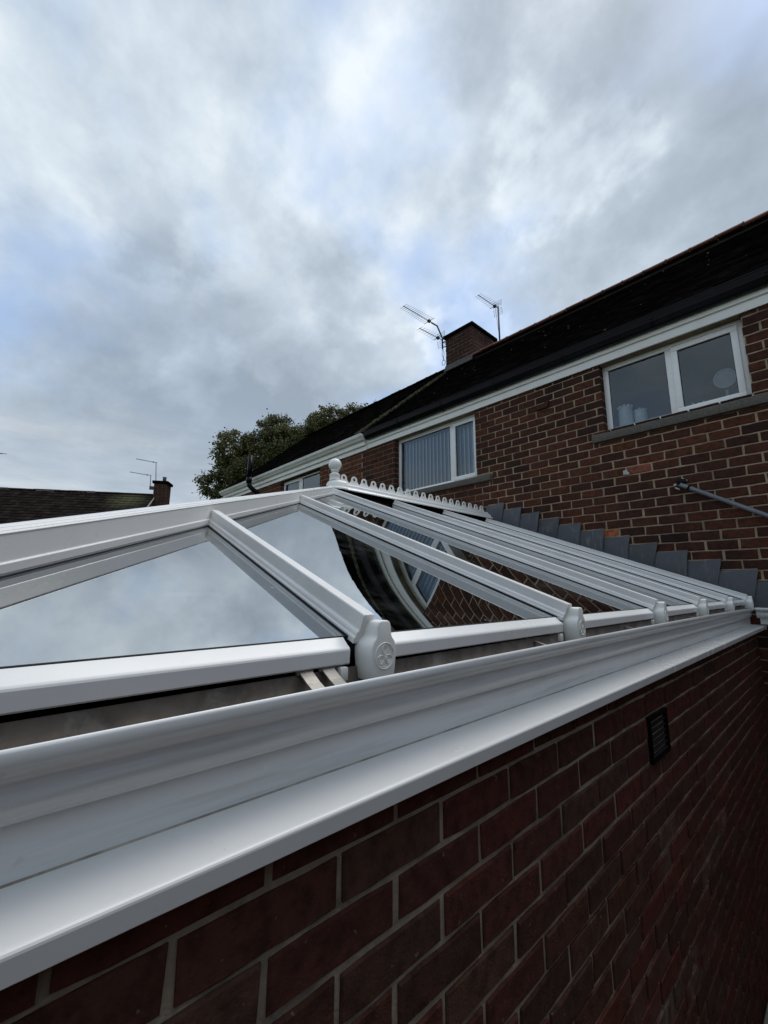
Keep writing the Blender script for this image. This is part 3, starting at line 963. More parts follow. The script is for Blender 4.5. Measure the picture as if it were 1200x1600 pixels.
# boss at the ridge end
ang = [math.pi + math.pi * i / 14 for i in range(15)]
bs = MB()
def ring_pts(r, z):
    return [(XR + r * math.cos(t), 2.215 + r * 1.12 * math.sin(t), z) for t in ang] + [(XR + r, 2.252, z), (XR - r, 2.252, z)]
lv = [(0.098, RZ - 0.004), (0.112, RZ - 0.004), (0.112, RZ + 0.008), (0.104, RZ + 0.018), (0.098, RZ + 0.030), (0.095, RZ + 0.056), (0.084, RZ + 0.076), (0.06, RZ + 0.088), (0.02, RZ + 0.092)]
rings = [ring_pts(r, z) for r, z in lv]
nn_ = len(rings[0])
for r in rings: bs.v.extend(r)
for i in range(len(rings) - 1):
    for k_ in range(nn_):
        bs.f.append([i * nn_ + k_, i * nn_ + (k_ + 1) % nn_, (i + 1) * nn_ + (k_ + 1) % nn_, (i + 1) * nn_ + k_]); bs.t.append(0); bs.sm.append(True)
bs.f.append([(len(rings) - 1) * nn_ + k_ for k_ in range(nn_)]); bs.t.append(0); bs.sm.append(False)
b_o = bs.build('ridge_boss', M['upvc_cap'], ridge); b_o.data.set_sharp_from_angle(angle=rad(35))
fz = RZ + 0.088
fin = MB().lathe([(0.0, 0.0), (0.050, 0.0), (0.050, 0.010), (0.046, 0.014), (0.046, 0.040), (0.050, 0.046), (0.050, 0.056), (0.045, 0.060), (0.040, 0.066), (0.030, 0.074), (0.027, 0.084), (0.036, 0.088), (0.038, 0.092), (0.036, 0.097)]
                 + [(0.060 * math.sin(t), 0.152 - 0.060 * math.cos(t)) for t in [0.62 + (math.pi - 0.62) * i / 16 for i in range(17)]], (XR, 2.18, fz), 32)
fin.build('finial', M['upvc_cap'], cons).data.set_sharp_from_angle(angle=rad(35))
# pierced crest pieces along the top
cme = None
NCR = 19
for i in range(NCR):
    yc = 2.285 + i * 0.1226
    if cme is None:
        n_ = 40; ri = 0.0165
        hp = [(0.055, 0.0), (0.055, 0.010), (0.050, 0.017), (0.044, 0.021), (0.034, 0.030), (0.033, 0.048), (0.028, 0.062), (0.018, 0.072), (0.009, 0.077), (0.0, 0.078)]
        poly = hp + [(-u, v) for u, v in hp[-2::-1]]
        vin = []; vout = []
        for k_ in range(n_):
            t = 2 * math.pi * k_ / n_
            cy, sz = math.cos(t), math.sin(t)
            vin.append((ri * cy, 0.046 + ri * sz))
            best = 1.0
            for (a0, a1), (b0, b1) in zip(poly, poly[1:] + poly[:1]):
                ex, ez = b0 - a0, b1 - a1
                dn = cy * ez - sz * ex
                if abs(dn) < 1e-9: continue
                tt = (a0 * ez - (a1 - 0.046) * ex) / dn
                ss = (a0 * sz - (a1 - 0.046) * cy) / dn
                if tt > 0 and -1e-6 <= ss <= 1 + 1e-6: best = min(best, tt) if tt > 0.012 else best
            vout.append((best * cy, 0.046 + best * sz))
        b = MB()
        vs = [(x_, y_, z_) for x_ in (-0.004, 0.004) for (y_, z_) in vin + vout]
        m2 = 2 * n_
        fs = []
        for k_ in range(n_):
            k2 = (k_ + 1) % n_
            fs += [(k_, k2, n_ + k2, n_ + k_), (m2 + k_, m2 + n_ + k_, m2 + n_ + k2, m2 + k2), (k_, m2 + k_, m2 + k2, k2), (n_ + k_, n_ + k2, m2 + n_ + k2, m2 + n_ + k_)]
        b.add(vs, fs)
        tmp = b.build('crest', M['upvc_cap']); cme = tmp.data; bpy.data.objects.remove(tmp)
    o = bpy.data.objects.new('crest', cme); COL.objects.link(o)
    o.location = (XR, yc, RZ + 0.0925); adopt(o, ridge)

# --- stepped lead flashing against the house wall
YW = 4.60                          # face of the house brickwork
fl = group_part('flashing', (-1.7, YW, 0.5), cons)
HC, HP = 0.0888, 0.2305            # house brick course and pitch
rl = random.Random(5)
for i in range(13):
    zt = 0.951 + HC - i * HC
    xr_ = -2.788 + i * HP - (0.01 if i == 12 else 0)
    xl = xr_ - 0.262
    zb_l = C_TOP - K * xl - 0.075; zb_r = C_TOP - K * (xr_ - 0.05) - 0.075
    th = 0.004 + 0.0015 * (i % 2)
    yo = YW - 0.006 - 0.0035 * (i % 3) - 0.003
    j = lambda a: rl.uniform(-a, a)
    tj, sj = j(0.006), 0.05 + j(0.016)
    nx_, nz_ = 6, 5
    vs = []
    for q in range(nz_ + 1):
        v = q / nz_
        for pq in range(nx_ + 1):
            u = pq / nx_
            xt_ = xl + (xr_ - xl) * u
            top = Vector((xt_, yo, zt + tj + 0.008 * u + j(0.003)))
            xb_ = xl - 0.05 + (xr_ - sj - xl + 0.05) * u
            bot = Vector((xb_, yo - 0.006, zb_l + (zb_r - zb_l) * u))
            p = top.lerp(bot, v)
            p.y += -0.006 * math.sin(v * 3.1) * (0.4 + 0.6 * u) - 0.013 * u * (0.5 + 0.5 * v) + j(0.0030)
            vs.append(p)
    W_ = nx_ + 1
    fs = [(q * W_ + p_, q * W_ + p_ + 1, (q + 1) * W_ + p_ + 1, (q + 1) * W_ + p_) for q in range(nz_) for p_ in range(nx_)]
    nv = len(vs)
    vs2 = vs + [Vector(p) + Vector((0, th, 0)) for p in vs]
    fs2 = fs + [tuple(nv + k_ for k_ in f[::-1]) for f in fs]
    rim_ = [p_ for p_ in range(W_)] + [q * W_ + nx_ for q in range(1, nz_ + 1)] + [nz_ * W_ + p_ for p_ in range(nx_ - 1, -1, -1)] + [q * W_ for q in range(nz_ - 1, 0, -1)]
    fs2 += [(rim_[k_], rim_[(k_ + 1) % len(rim_)], nv + rim_[(k_ + 1) % len(rim_)], nv + rim_[k_]) for k_ in range(len(rim_))]
    MB().box(xl + 0.02, xr_ - 0.004, YW - 0.012, YW - 0.001, zt + 0.002, zt + 0.012).build('pointing', M['mortar_house'], fl, bevel=0.003)
    MB().add(vs2, fs2, rl.uniform(0.05, 0.95), True).build('lead_sheet', M['lead'], fl).data.set_sharp_from_angle(angle=rad(50))
# lead apron between last bar and wall
MB().prism([(0.022, 0.03), (0.16, 0.045), (0.16, 0.049), (0.022, 0.034)], on_roof(-2.98, 4.445), on_roof(-0.575, 4.445), EY, Nn).build('lead_apron', M['lead'], fl)

# ================================================================== HOUSE
X_PARTY, X_END = -5.62, 1.10
house = thing('brick_house', (-2.2, 6.8, GZ), 'dark red brick house with black gutter and two upper windows above the conservatory', 'house')
ZTOP = 2.47
WR = (-1.552, -0.355, 1.632, 2.412)       # right window opening x0,x1,z0,z1
WL = (-4.790, -3.195, 1.470, 2.412)       # left window opening
hw = MB()
slab_with_holes((X_PARTY, X_END), (YW + 0.006, YW + 0.24), (GZ - 0.1, ZTOP), [WR, WL], hw)
hwall = hw.build('wall', M['mortar_house'], house)
specs = []
SILLS = [(WR[0] - 0.125, WR[1] + 0.60, WR[2]), (WL[0] - 0.12, WL[1] + 0.235, WL[2])]
HB_L, HB_H = HP - 0.0115, HC - 0.0115
for n_ in range(-34, 18):
    z0 = 0.951 + HC * n_; zc = z0 + HC / 2
    if zc > ZTOP or zc < GZ: continue
    ph = -0.581 + (0 if n_ % 2 else HP / 2)
    for kk in range(-24, 9):
        a = ph + kk * HP + 0.0062; b = ph + (kk + 1) * HP - 0.0062
        a = max(a, X_PARTY); b = min(b, X_END)
        if b - a < 0.03: continue
        if zc < zg((a + b) / 2) - 0.10 and (a + b) / 2 < -0.62: continue      # inside the conservatory
        hs = [(W[0], W[1]) for W in (WR, WL) if W[2] - 0.01 < zc < W[3] + 0.02]
        for s0, s1 in clip_row(a, b, hs):
            pieces = [(s0, s1, z0 + 0.0052, z0 + HC - 0.0058)]
            for xl_, xr2, zt_ in SILLS:                       # cut the bricks round the stone sills
                nxt = []
                for q0, q1, r0, r1 in pieces:
                    if r1 <= zt_ - 0.098 or r0 >= zt_ or q1 <= xl_ or q0 >= xr2:
                        nxt.append((q0, q1, r0, r1)); continue
                    for e0, e1 in clip_row(q0, q1, [(xl_ - 0.004, xr2 + 0.004)]): nxt.append((e0, e1, r0, r1))
                    if r0 < zt_ - 0.098 - 0.014: nxt.append((max(q0, xl_), min(q1, xr2), r0, zt_ - 0.098 - 0.006))
                    if r1 > zt_ + 0.016: nxt.append((max(q0, xl_), min(q1, xr2), zt_ + 0.004, r1))
                pieces = nxt
            for q0, q1, r0, r1 in pieces:
                if q1 - q0 > 0.02:
                    specs.append((((q0 + q1) / 2, YW + 0.0515, (r0 + r1) / 2), q1 - q0, r1 - r0, 0.103))
def special(c):
    x, y, z = c
    if abs(x + 1.62) < 0.07 and abs(z - 0.5515) < 0.03: return M['brick_orange']
    if abs(x + 1.33) < 0.09 and abs(z - 1.1734) < 0.03: return M['brick_clean']
    return None
lay_bricks(specs, hwall, M['brick_house'], 'x', 300, 21, 0.006, special)
# plaster plug and fixings in the brickwork
MB().lathe([(0.0, -0.012), (0.018, -0.012), (0.022, -0.004), (0.020, 0.004), (0.0, 0.005)], (0, 0, 0), 10, 'y')
pl = MB()
for t in range(10):
    pass
pl.obox((-1.392, YW - 0.004, 1.158), (0.020, 0, 0.002), (0, 0.010, 0), (0, 0, 0.024))
pl.obox((-1.372, YW - 0.004, 1.145), (0.014, 0, 0.0), (0, 0.008, 0), (0, 0, 0.016))
pl.build('plaster_plug', M['white_plaster'], hwall, bevel=0.006)
pl = MB().obox((-2.218, YW - 0.012, 2.135), (0.075, 0, 0.0), (0, 0.020, 0), (0, 0, 0.026)).obox((-2.165, YW - 0.008, 2.165), (0.03, 0, 0.01), (0, 0.016, 0), (0, 0, 0.030))
pl.build('broken_brick', M['brick_house'], hwall, bevel=0.010)

# --- windows
YF = YW + 0.095                   # front of window frames
def window(name, W, mull, parent, opener='right', y=YF, sash_bottom=True, fw_=0.055):
    x0, x1, z0, z1 = W
    w = group_part(name, ((x0 + x1) / 2, y, z0), parent)
    f = MB()
    f.box(x0, x1, y, y + 0.06, z1 - fw_, z1)
    f.box(x0, x1, y, y + 0.06, z0, z0 + fw_)
    f.box(x0, x0 + fw_, y + 0.001, y + 0.059, z0 + fw_, z1 - fw_)
    f.box(x1 - fw_, x1, y + 0.001, y + 0.059, z0 + fw_, z1 - fw_)
    f.box(mull - 0.033, mull + 0.033, y + 0.001, y + 0.059, z0 + fw_, z1 - fw_)
    f.build('frame', M['frame'], w, bevel=0.004)
    s0, s1 = (mull + 0.022, x1 - fw_ + 0.018) if opener == 'right' else (x0 + fw_ - 0.018, mull - 0.022)
    zz0, zz1 = z0 + fw_ - 0.018, z1 - fw_ + 0.010
    sw = 0.052
    sh = MB()
    sh.box(s0, s1, y - 0.016, y + 0.03, zz1 - sw, zz1); sh.box(s0, s1, y - 0.016, y + 0.03, zz0, zz0 + sw)
    sh.box(s0, s0 + sw, y - 0.0155, y + 0.029, zz0 + sw, zz1 - sw); sh.box(s1 - sw, s1, y - 0.0155, y + 0.029, zz0 + sw, zz1 - sw)
    sh.build('opening_sash', M['frame'], w, bevel=0.004)
    # drip strip and bottom board
    MB().box(s0, s1, y - 0.020, y - 0.002, zz1 + 0.004, zz1 + 0.012).build('drip_strip', M['frame'], w)
    MB().box(x0 + 0.004, x1 - 0.004, y - 0.030, y + 0.002, z0 - 0.004, z0 + 0.018).build('sill_board', M['frame'], w, bevel=0.004)
    fa, fb = (x0 + fw_, mull - 0.033) if opener == 'right' else (mull + 0.033, x1 - fw_)
    panes = [(fa, fb, z0 + fw_, z1 - fw_, y + 0.018), (s0 + sw, s1 - sw, zz0 + sw, zz1 - sw, y + 0.008)]
    for a, b, c_, d_, yy in panes:
        MB().add([(a, yy, c_), (b, yy, c_), (b, yy, d_), (a, yy, d_)], [(0, 1, 2, 3)]).build('pane', M['win_glass'], w)
        ga = MB()
        for q in ((a, b, c_, c_ + 0.005), (a, b, d_ - 0.005, d_), (a, a + 0.005, c_ + .005, d_ - .005), (b - 0.005, b, c_ + .005, d_ - .005)):
            ga.box(q[0], q[1], yy - 0.004, yy + 0.002, q[2], q[3])
        ga.build('glazing_seal', M['rubber'], w)
    return w


def room(W, y, depth, parent, mat):
    x0, x1, z0, z1 = W
    r = MB()
    a, b, c_, d_ = x0 - 0.25, x1 + 0.25, z0 - 0.5, z1 + 0.05
    t = 0.02
    r.box(a, b, y + depth, y + depth + t, c_, d_)
    r.box(a - t, a, y, y + depth, c_, d_); r.box(b, b + t, y, y + depth, c_, d_)
    r.box(a, b, y, y + depth, c_ - t, c_); r.box(a, b, y, y + depth, d_, d_ + t)
    r.box(x0, x1, YF + 0.07, y + 0.06, z0 - 0.03, z0 + 0.02)           # inner window board
    return r.build('room_lining', mat, parent)


winR = window('right_window', WR, -0.930, house); winR.name = 'window'
winL = window('window', WL, -3.675, house)
room(WR, YW + 0.25, 1.6, house, M['room'])
room(WL, YW + 0.25, 1.6, house, M['room'])
# stone sills
def sill(W, xl, xr, parent):
    MB().prism([(-0.040, -0.098), (-0.040, -0.020), (-0.036, -0.012), (0.085, 0.000), (0.12, 0.0), (0.12, -0.098)], (xl, YW, W[2]), (xr, YW, W[2]), (0, 1, 0), (0, 0, 1)).build('window_sill', M['stone'], parent, bevel=0.006)
sill(WR, WR[0] - 0.125, WR[1] + 0.60, house)
sill(WL, WL[0] - 0.12, WL[1] + 0.235, house)
# dark strips over the windows, painted as the shadow gap under the eaves
MB().box(WR[0], WR[1], YW + 0.02, YW + 0.10, WR[3] + 0.0005, WR[3] + 0.06).build('shadow_strip', M['tile'], house)
MB().box(WL[0], WL[1], YW + 0.02, YW + 0.10, WL[3] + 0.0005, WL[3] + 0.06).build('shadow_strip', M['tile'], house)

# --- eaves: soffit, fascia, black gutter
YFA = 4.562
ZSO = 2.500
MB().box(X_PARTY + 0.14, X_END, YW - 0.024, YW - 0.002, 2.4075, ZSO + 0.03).build('lower_fascia', M['upvc_house'], house, bevel=0.003)
MB().box(X_PARTY + 0.14, X_END, YFA - 0.008, YFA + 0.013, ZSO - 0.004, ZSO + 0.165).build('fascia', M['upvc_house'], house, bevel=0.003)
for xx in (-0.905, -0.885, -3.74, -3.725):
    MB().box(xx - 0.004, xx + 0.004, YFA - 0.0095, YFA + 0.01, ZSO - 0.006, ZSO + 0.12).build('joint_strip', M['upvc_house'], house)
gprof = [(u_, v_ * 1.12) for u_, v_ in [(0.0, 0.115), (0.0, 0.02), (-0.012, 0.004), (-0.030, 0.0), (-0.055, 0.004), (-0.075, 0.020), (-0.088, 0.045), (-0.094, 0.052), (-0.094, 0.060), (-0.100, 0.075), (-0.106, 0.105), (-0.110, 0.110), (-0.110, 0.120), (-0.104, 0.122)]]
bg_ = MB()
p0, p1 = Vector((X_PARTY + 0.20, YFA - 0.010, ZSO + 0.048)), Vector((X_END, YFA - 0.010, ZSO + 0.048 - 0.014))
bg_.prism(gprof, p0, p1, (0, 1, 0), (0, 0, 1), closed=False, smooth=True)
bg_.prism([(0.0, 0.115), (0.0, 0.02), (-0.030, 0.0), (-0.075, 0.02), (-0.094, 0.06), (-0.106, 0.11)], p0, p0 + Vector((0.003, 0, 0)), (0, 1, 0), (0, 0, 1))
hg = bg_.build('gutter', M['black_plastic'], house); hg.data.set_sharp_from_angle(angle=rad(25))
for xx in (-4.6, -3.7, -2.8, -1.9, -1.0, -0.15, 0.7):
    MB().prism([(u - 0.003 if u < 0 else u, v - 0.003) for u, v in gprof], (xx, YFA - 0.010, ZSO + 0.040), (xx + 0.025, YFA - 0.010, ZSO + 0.040), (0, 1, 0), (0, 0, 1), closed=False).build('gutter_bracket', M['black_plastic'], hg)

# --- roof
def roof_planes(parent, x0, x1, ye, ze, yr, zr, tile_m, name='roof', gauge=0.105, tw=0.168, seed=3, back=True):
    """tiled pitched roof, ridge along X. Returns the roof object."""
    rnd = random.Random(seed)
    t = (zr - ze) / (yr - ye)
    base = MB()
    base.add([(x0, ye + 0.03, ze - 0.03), (x1, ye + 0.03, ze - 0.03), (x1, yr, zr - 0.04), (x0, yr, zr - 0.04)], [(0, 1, 2, 3)])
    yb2 = 2 * yr - ye
    base.add([(x0, yb2 - .03, ze - 0.03), (x1, yb2 - .03, ze - 0.03), (x1, yr, zr - 0.04), (x0, yr, zr - 0.04)], [(0, 1, 2, 3)])
    # gable triangles
    for x in (x0 + 0.05, x1 - 0.05):
        base.add([(x, ye + 0.10, ze - 0.10), (x, yb2 - 0.10, ze - 0.10), (x, yr, zr - 0.06)], [(0, 1, 2)])
    r = base.build(name, tile_m, parent)
    sl = Vector((0, yr - ye, zr - ze)); L = sl.length; sd_ = sl.normalized(); nr = Vector((0, -sd_.z, sd_.y))
    tm = MB()
    nrow = int(L / gauge)
    for i in range(nrow + 1):
        a = i * gauge
        off = (i % 2) * tw / 2
        nx = int((x1 - x0) / tw) + 1
        for k_ in range(nx + 1):
            xa = x0 + k_ * tw - off + 0.002; xb = xa + tw - 0.004
            xa = max(xa, x0); xb = min(xb, x1)
            if xb - xa < 0.02: continue
            lo = a - 0.010 + rnd.uniform(-.004, .004); hi = min(a + gauge * 1.25, L)
            h0 = 0.016 + rnd.uniform(-.003, .003); h1 = 0.002
            A = Vector((0, ye, ze)) + sd_ * lo; B = Vector((0, ye, ze)) + sd_ * hi
            tilt = rnd.uniform(-.003, .003)
            vs = []
            for x, tl in ((xa, tilt), (xb, -tilt)):
                X = Vector((x, 0, 0))
                vs += [X + A + nr * (h0 + tl), X + A + nr * (h0 - 0.012 + tl), X + B + nr * h1]
            tm.add(vs, [(0, 3, 5, 2), (0, 1, 4, 3), (0, 2, 1), (3, 4, 5)], rnd.uniform(0.01, 0.99))
    tm.build('tile_courses', tile_m, r, kind='stuff')
    return r


YE, ZE, YRD, ZRD = 4.475, 2.668, 7.20, 4.955
roof = roof_planes(house, X_PARTY, X_END + 0.05, YE, ZE, YRD, ZRD, M['tile'], seed=4)
def ridge_tiles(parent, x0, x1, yr, z, mat, length=0.31, r=0.115, seed=8):
    rnd = random.Random(seed)
    n = int((x1 - x0) / length)
    shared = []
    for v in range(3):
        b = MB()
        prof = [(r * 1.15 * math.sin(t), r * 0.85 * math.cos(t) - 0.035) for t in [(-1.25 + 2.5 * i / 10) for i in range(11)]]
        inner = [(u * 0.84, w - 0.016) for u, w in prof[::-1]]
        b.prism(prof + inner, (-length / 2 + 0.003, 0, 0), (length / 2 - 0.003, 0, 0), (0, 1, 0), (0, 0, 1))
        b.prism([(u * 1.05, w + 0.004) for u, w in prof] + [(u * 1.0, w - 0.01) for u, w in inner], (length / 2 - 0.018, 0, 0), (length / 2 + 0.001, 0, 0), (0, 1, 0), (0, 0, 1))
        o = b.build('ridge_tile', mat); shared.append(o.data); bpy.data.objects.remove(o)
    for i in range(n):
        o = bpy.data.objects.new('ridge_tile', shared[i % 3]); COL.objects.link(o)
        o.location = (x0 + (i + 0.5) * length, yr, z + rnd.uniform(-.005, .005)); o.rotation_euler = (0, rnd.uniform(-.008, .008), 0)
        adopt(o, parent)
ridge_tiles(roof, X_PARTY, X_END + 0.05, YRD, ZRD + 0.022, M['ridge'], r=0.155)
# mortar bed under the ridge tiles
MB().prism([(-0.145, -0.122), (-0.11, -0.06), (0.11, -0.06), (0.145, -0.122)], (X_PARTY, YRD, ZRD + 0.03), (X_END, YRD, ZRD + 0.03), (0, 1, 0), (0, 0, 1)).build('ridge_bedding', M['tile_far'], roof)

# --- chimney on the party line
CX0, CX1, CY0, CY1, CZT = -5.640, -4.900, 7.06, 7.98, 5.775
CZB = 4.75
ch = group_part('chimney', ((CX0 + CX1) / 2, (CY0 + CY1) / 2, CZB), house)
MB().box(CX0 + 0.006, CX1 - 0.006, CY0 + 0.006, CY1 - 0.006, CZB, CZT - 0.07).build('mortar_core', M['mortar_house'], ch)
cb = MB(); rnd = random.Random(2)
nco = int((CZT - 0.07 - CZB) / HC)
for i in range(nco + 1):
    z0 = CZB + i * HC; z1 = min(z0 + HC - 0.012, CZT - 0.07)
    if z1 - z0 < 0.02: continue
    off = (i % 2) * HP / 2
    for (u0, u1, fx) in ((CX0, CX1, 'f'), (CX0, CX1, 'b')):
        yy = (CY0, CY0 + 0.1) if fx == 'f' else (CY1 - 0.1, CY1)
        k_ = -1
        while u0 + k_ * HP < u1:
            a = max(u0, u0 + k_ * HP + off + 0.005); b = min(u1, u0 + (k_ + 1) * HP + off - 0.005)
            if b - a > 0.03: cb.box(a, b, yy[0] + rnd.uniform(-.003, .003), yy[1], z0, z1, rnd.uniform(.01, .99))
            k_ += 1
    for xx in ((CX0, CX0 + 0.1), (CX1 - 0.1, CX1)):
        k_ = -1
        while CY0 + 0.1 + k_ * HP < CY1 - 0.1:
            a = max(CY0 + 0.108, CY0 + 0.1 + k_ * HP + off + 0.005); b = min(CY1 - 0.108, CY0 + 0.1 + (k_ + 1) * HP + off - 0.005)
            if b - a > 0.03: cb.box(xx[0], xx[1] + (rnd.uniform(-.003, .003) if xx[1] == CX1 else 0), a, b, z0, z1, rnd.uniform(.01, .99))
            k_ += 1
cb.build('brickwork', M['brick_chim'], ch, kind='stuff')
MB().box(CX0 - 0.045, CX1 + 0.045, CY0 - 0.045, CY1 + 0.045, CZT - 0.07, CZT).build('capping_slab', M['tile'], ch, bevel=0.012)
MB().lathe([(0.0, 0.0), (0.085, 0.0), (0.08, 0.02), (0.075, 0.10), (0.088, 0.11), (0.088, 0.14), (0.07, 0.145), (0.0, 0.145)], (-5.33, 7.45, CZT), 18).build('chimney_pot', M['black_plastic'], ch)
# lead flashing and mortar fillet at the foot of the stack
MB().prism([(0, 0), (-0.012, 0), (-0.075, -0.17), (-0.06, -0.18)], (CX0 - 0.01, CY0, 5.02), (CX1 + 0.02, CY0, 5.02), (0, 1, 0), (0, 0, 1)).build('lead_apron', M['stone_dark'], ch)
hh = MB(); rnd = random.Random(14)
for i in range(5):
    y0 = CY0 + i * 0.07
    hh.box(CX1 - 0.002, CX1 + 0.012, y0, y0 + 0.062, 4.95 - i * 0.0, 5.06 + i * 0.035 + rnd.uniform(-.02, .02))
hh.build('step_flashing', M['stone_dark'], ch)

# ================================================================== NEIGHBOURING HOUSE (left half)
NX0, NX1 = -11.72, X_PARTY
neigh = thing('neighbouring_house', (-8.7, 6.8, GZ), 'left half of the terrace with white gutter, mossy roof edge and small upper window', 'house')
NW = (-8.62, -6.985, 1.45, 2.40)
nw_ = MB(); slab_with_holes((NX0, NX1), (YW + 0.006, YW + 0.24), (GZ - 0.1, ZTOP), [NW], nw_)
nw_.box(NX0, NX0 + 0.24, YW + 0.24, 9.8, GZ - 0.1, ZTOP)
nwall = nw_.build('wall', M['mortar_house'], neigh)
specs = []
for n_ in range(-2, 18):
    zc = 0.951 + HC * (n_ + 0.5)
    if zc > ZTOP: continue
    ph = -0.581 + (0 if n_ % 2 else HP / 2)
    for kk in range(-52, -20):
        a = max(ph + kk * HP + 0.005, NX0); b = min(ph + (kk + 1) * HP - 0.005, NX1 - 0.004)
        if b - a < 0.03: continue
        hs = [(NW[0], NW[1])] if NW[2] - 0.1 < zc < NW[3] else []
        for s0, s1 in clip_row(a, b, hs):
            c_ = ((s0 + s1) / 2, YW + 0.0515, zc)
            specs.append((c_, s1 - s0, HB_H, 0.103))
# only the bricks above the conservatory roof are laid one by one
specs.sort(key=lambda s: -s[0][2])
lay_bricks([s for s in specs if s[0][2] > 1.55], nwall, M['brick_neigh'], 'x', 260, 33)
lay_bricks([s for s in specs if s[0][2] <= 1.55], nwall, M['brick_neigh'], 'x', 0, 34)
wn = window('window', NW, -7.84, neigh, 'left')
room(NW, YW + 0.25, 1.2, neigh, M['room'])
sill(NW, NW[0] - 0.1, NW[1] + 0.1, neigh)
MB().box(NX0 - 0.12, NX1 + 0.14, YW - 0.040, YW - 0.002, 2.392, ZSO + 0.01).build('lower_fascia', M['upvc_house'], neigh, bevel=0.003)
MB().box(NX0 - 0.12, NX1 + 0.14, YFA - 0.042, YFA - 0.004, ZSO - 0.026, ZSO + 0.13).build('fascia', M['upvc_house'], neigh, bevel=0.003)
ngp = [(0.0, 0.105), (0.0, 0.0), (-0.030, 0.0), (-0.046, 0.008), (-0.058, 0.022), (-0.066, 0.036), (-0.076, 0.046), (-0.094, 0.060), (-0.104, 0.078), (-0.106, 0.092), (-0.112, 0.096), (-0.112, 0.106), (-0.106, 0.108)]
ng = MB()
p0 = Vector((NX0 - 0.16, YFA - 0.044, ZSO + 0.052)); p1 = Vector((NX1 + 0.155, YFA - 0.044, ZSO + 0.052))
ng.prism(ngp, p0, p1, (0, 1, 0), (0, 0, 1), closed=False, smooth=True)
ng.prism(ngp, p1, p1 + Vector((0.004, 0, 0)), (0, 1, 0), (0, 0, 1))
ng.prism(ngp, p0, p0 + Vector((0.004, 0, 0)), (0, 1, 0), (0, 0, 1))
ngo = ng.build('gutter', M['upvc_house'], neigh); ngo.data.set_sharp_from_angle(angle=rad(22))
for xx in (NX1 + 0.10, -6.4, -7.3, -8.2, -9.9, -10.8):
    MB().prism([(u - 0.004 if u < 0 else u, v - 0.003) for u, v in ngp], (xx, YFA - 0.044, ZSO + 0.0515), (xx + 0.035, YFA - 0.044, ZSO + 0.0515), (0, 1, 0), (0, 0, 1), closed=False).build('gutter_bracket', M['upvc_house'], ngo)
# white post under the far gutter end
MB().box(NX0 - 0.10, NX0 - 0.02, YFA - 0.10, YFA - 0.03, ZSO - 0.25, ZSO - 0.02).build('end_post', M['upvc_house'], neigh)
nroof = roof_planes(neigh, NX0 - 0.16, NX1 - 0.004, YE - 0.02, ZE - 0.005, YRD, ZRD + 0.045, M['tile_neigh'], seed=9)
ridge_tiles(nroof, NX0 - 0.16, NX1, YRD, ZRD + 0.045, M['tile_neigh'], seed=12, r=0.10)
# mossy raised line where the two roofs meet
mo = MB(); rnd = random.Random(6)
sl = Vector((0, YRD - YE, ZRD - ZE)); sn = sl.normalized(); nrm = Vector((0, -sn.z, sn.y))
for i in range(90):
    p = Vector((X_PARTY - 0.03, YE, ZE)) + sl * ((i + 0.5) / 90) + nrm * 0.028
    w_ = rnd.uniform(0.018, 0.040); h_ = rnd.uniform(0.010, 0.030)
    mo.obox(p + Vector((rnd.uniform(-.012, .012), 0, 0)), (w_, 0, 0), sn * rnd.uniform(0.014, 0.026), nrm * h_, rnd.uniform(.01, .99))
mo.build('moss_line', M['moss'], nroof, kind='stuff')
# loose moss cushions and bird droppings on the tiles
mo = MB()
for i in range(34):
    x = rnd.uniform(X_PARTY, X_END); t_ = rnd.random() ** 0.6
    p = Vector((x, YE, ZE)) + sl * t_ + nrm * 0.024
    s_ = rnd.uniform(0.004, 0.011)
    mo.obox(p, (s_, 0, 0), sn * s_, nrm * s_ * 0.6, rnd.uniform(.01, .99))
mo.build('moss_cushions', M['moss'], roof, kind='stuff')

# soil vent pipe
sp = thing('soil_vent_pipe', (-9.3, 4.3, 2.2), 'black soil vent pipe rising past the white gutter of the left house', 'pipe')
MB().tube([(-9.53, 4.24, 3.16), (-9.53, 4.24, 2.56)], 0.055, 14).build('pipe', M['black_plastic'], sp)
MB().tube([(-9.53, 4.24, 2.60), (-9.53, 4.24, 2.47)], 0.068, 14).build('collar', M['black_plastic'], sp)
MB().tube([(-9.53, 4.24, 2.50), (-9.52, 4.25, 2.40), (-9.48, 4.33, 2.31), (-9.46, 4.44, 2.24), (-9.45, 4.50, 2.15), (-9.45, 4.50, 1.6), (-9.45, 4.5, GZ)], 0.055, 14).build('swan_neck', M['black_plastic'], sp)

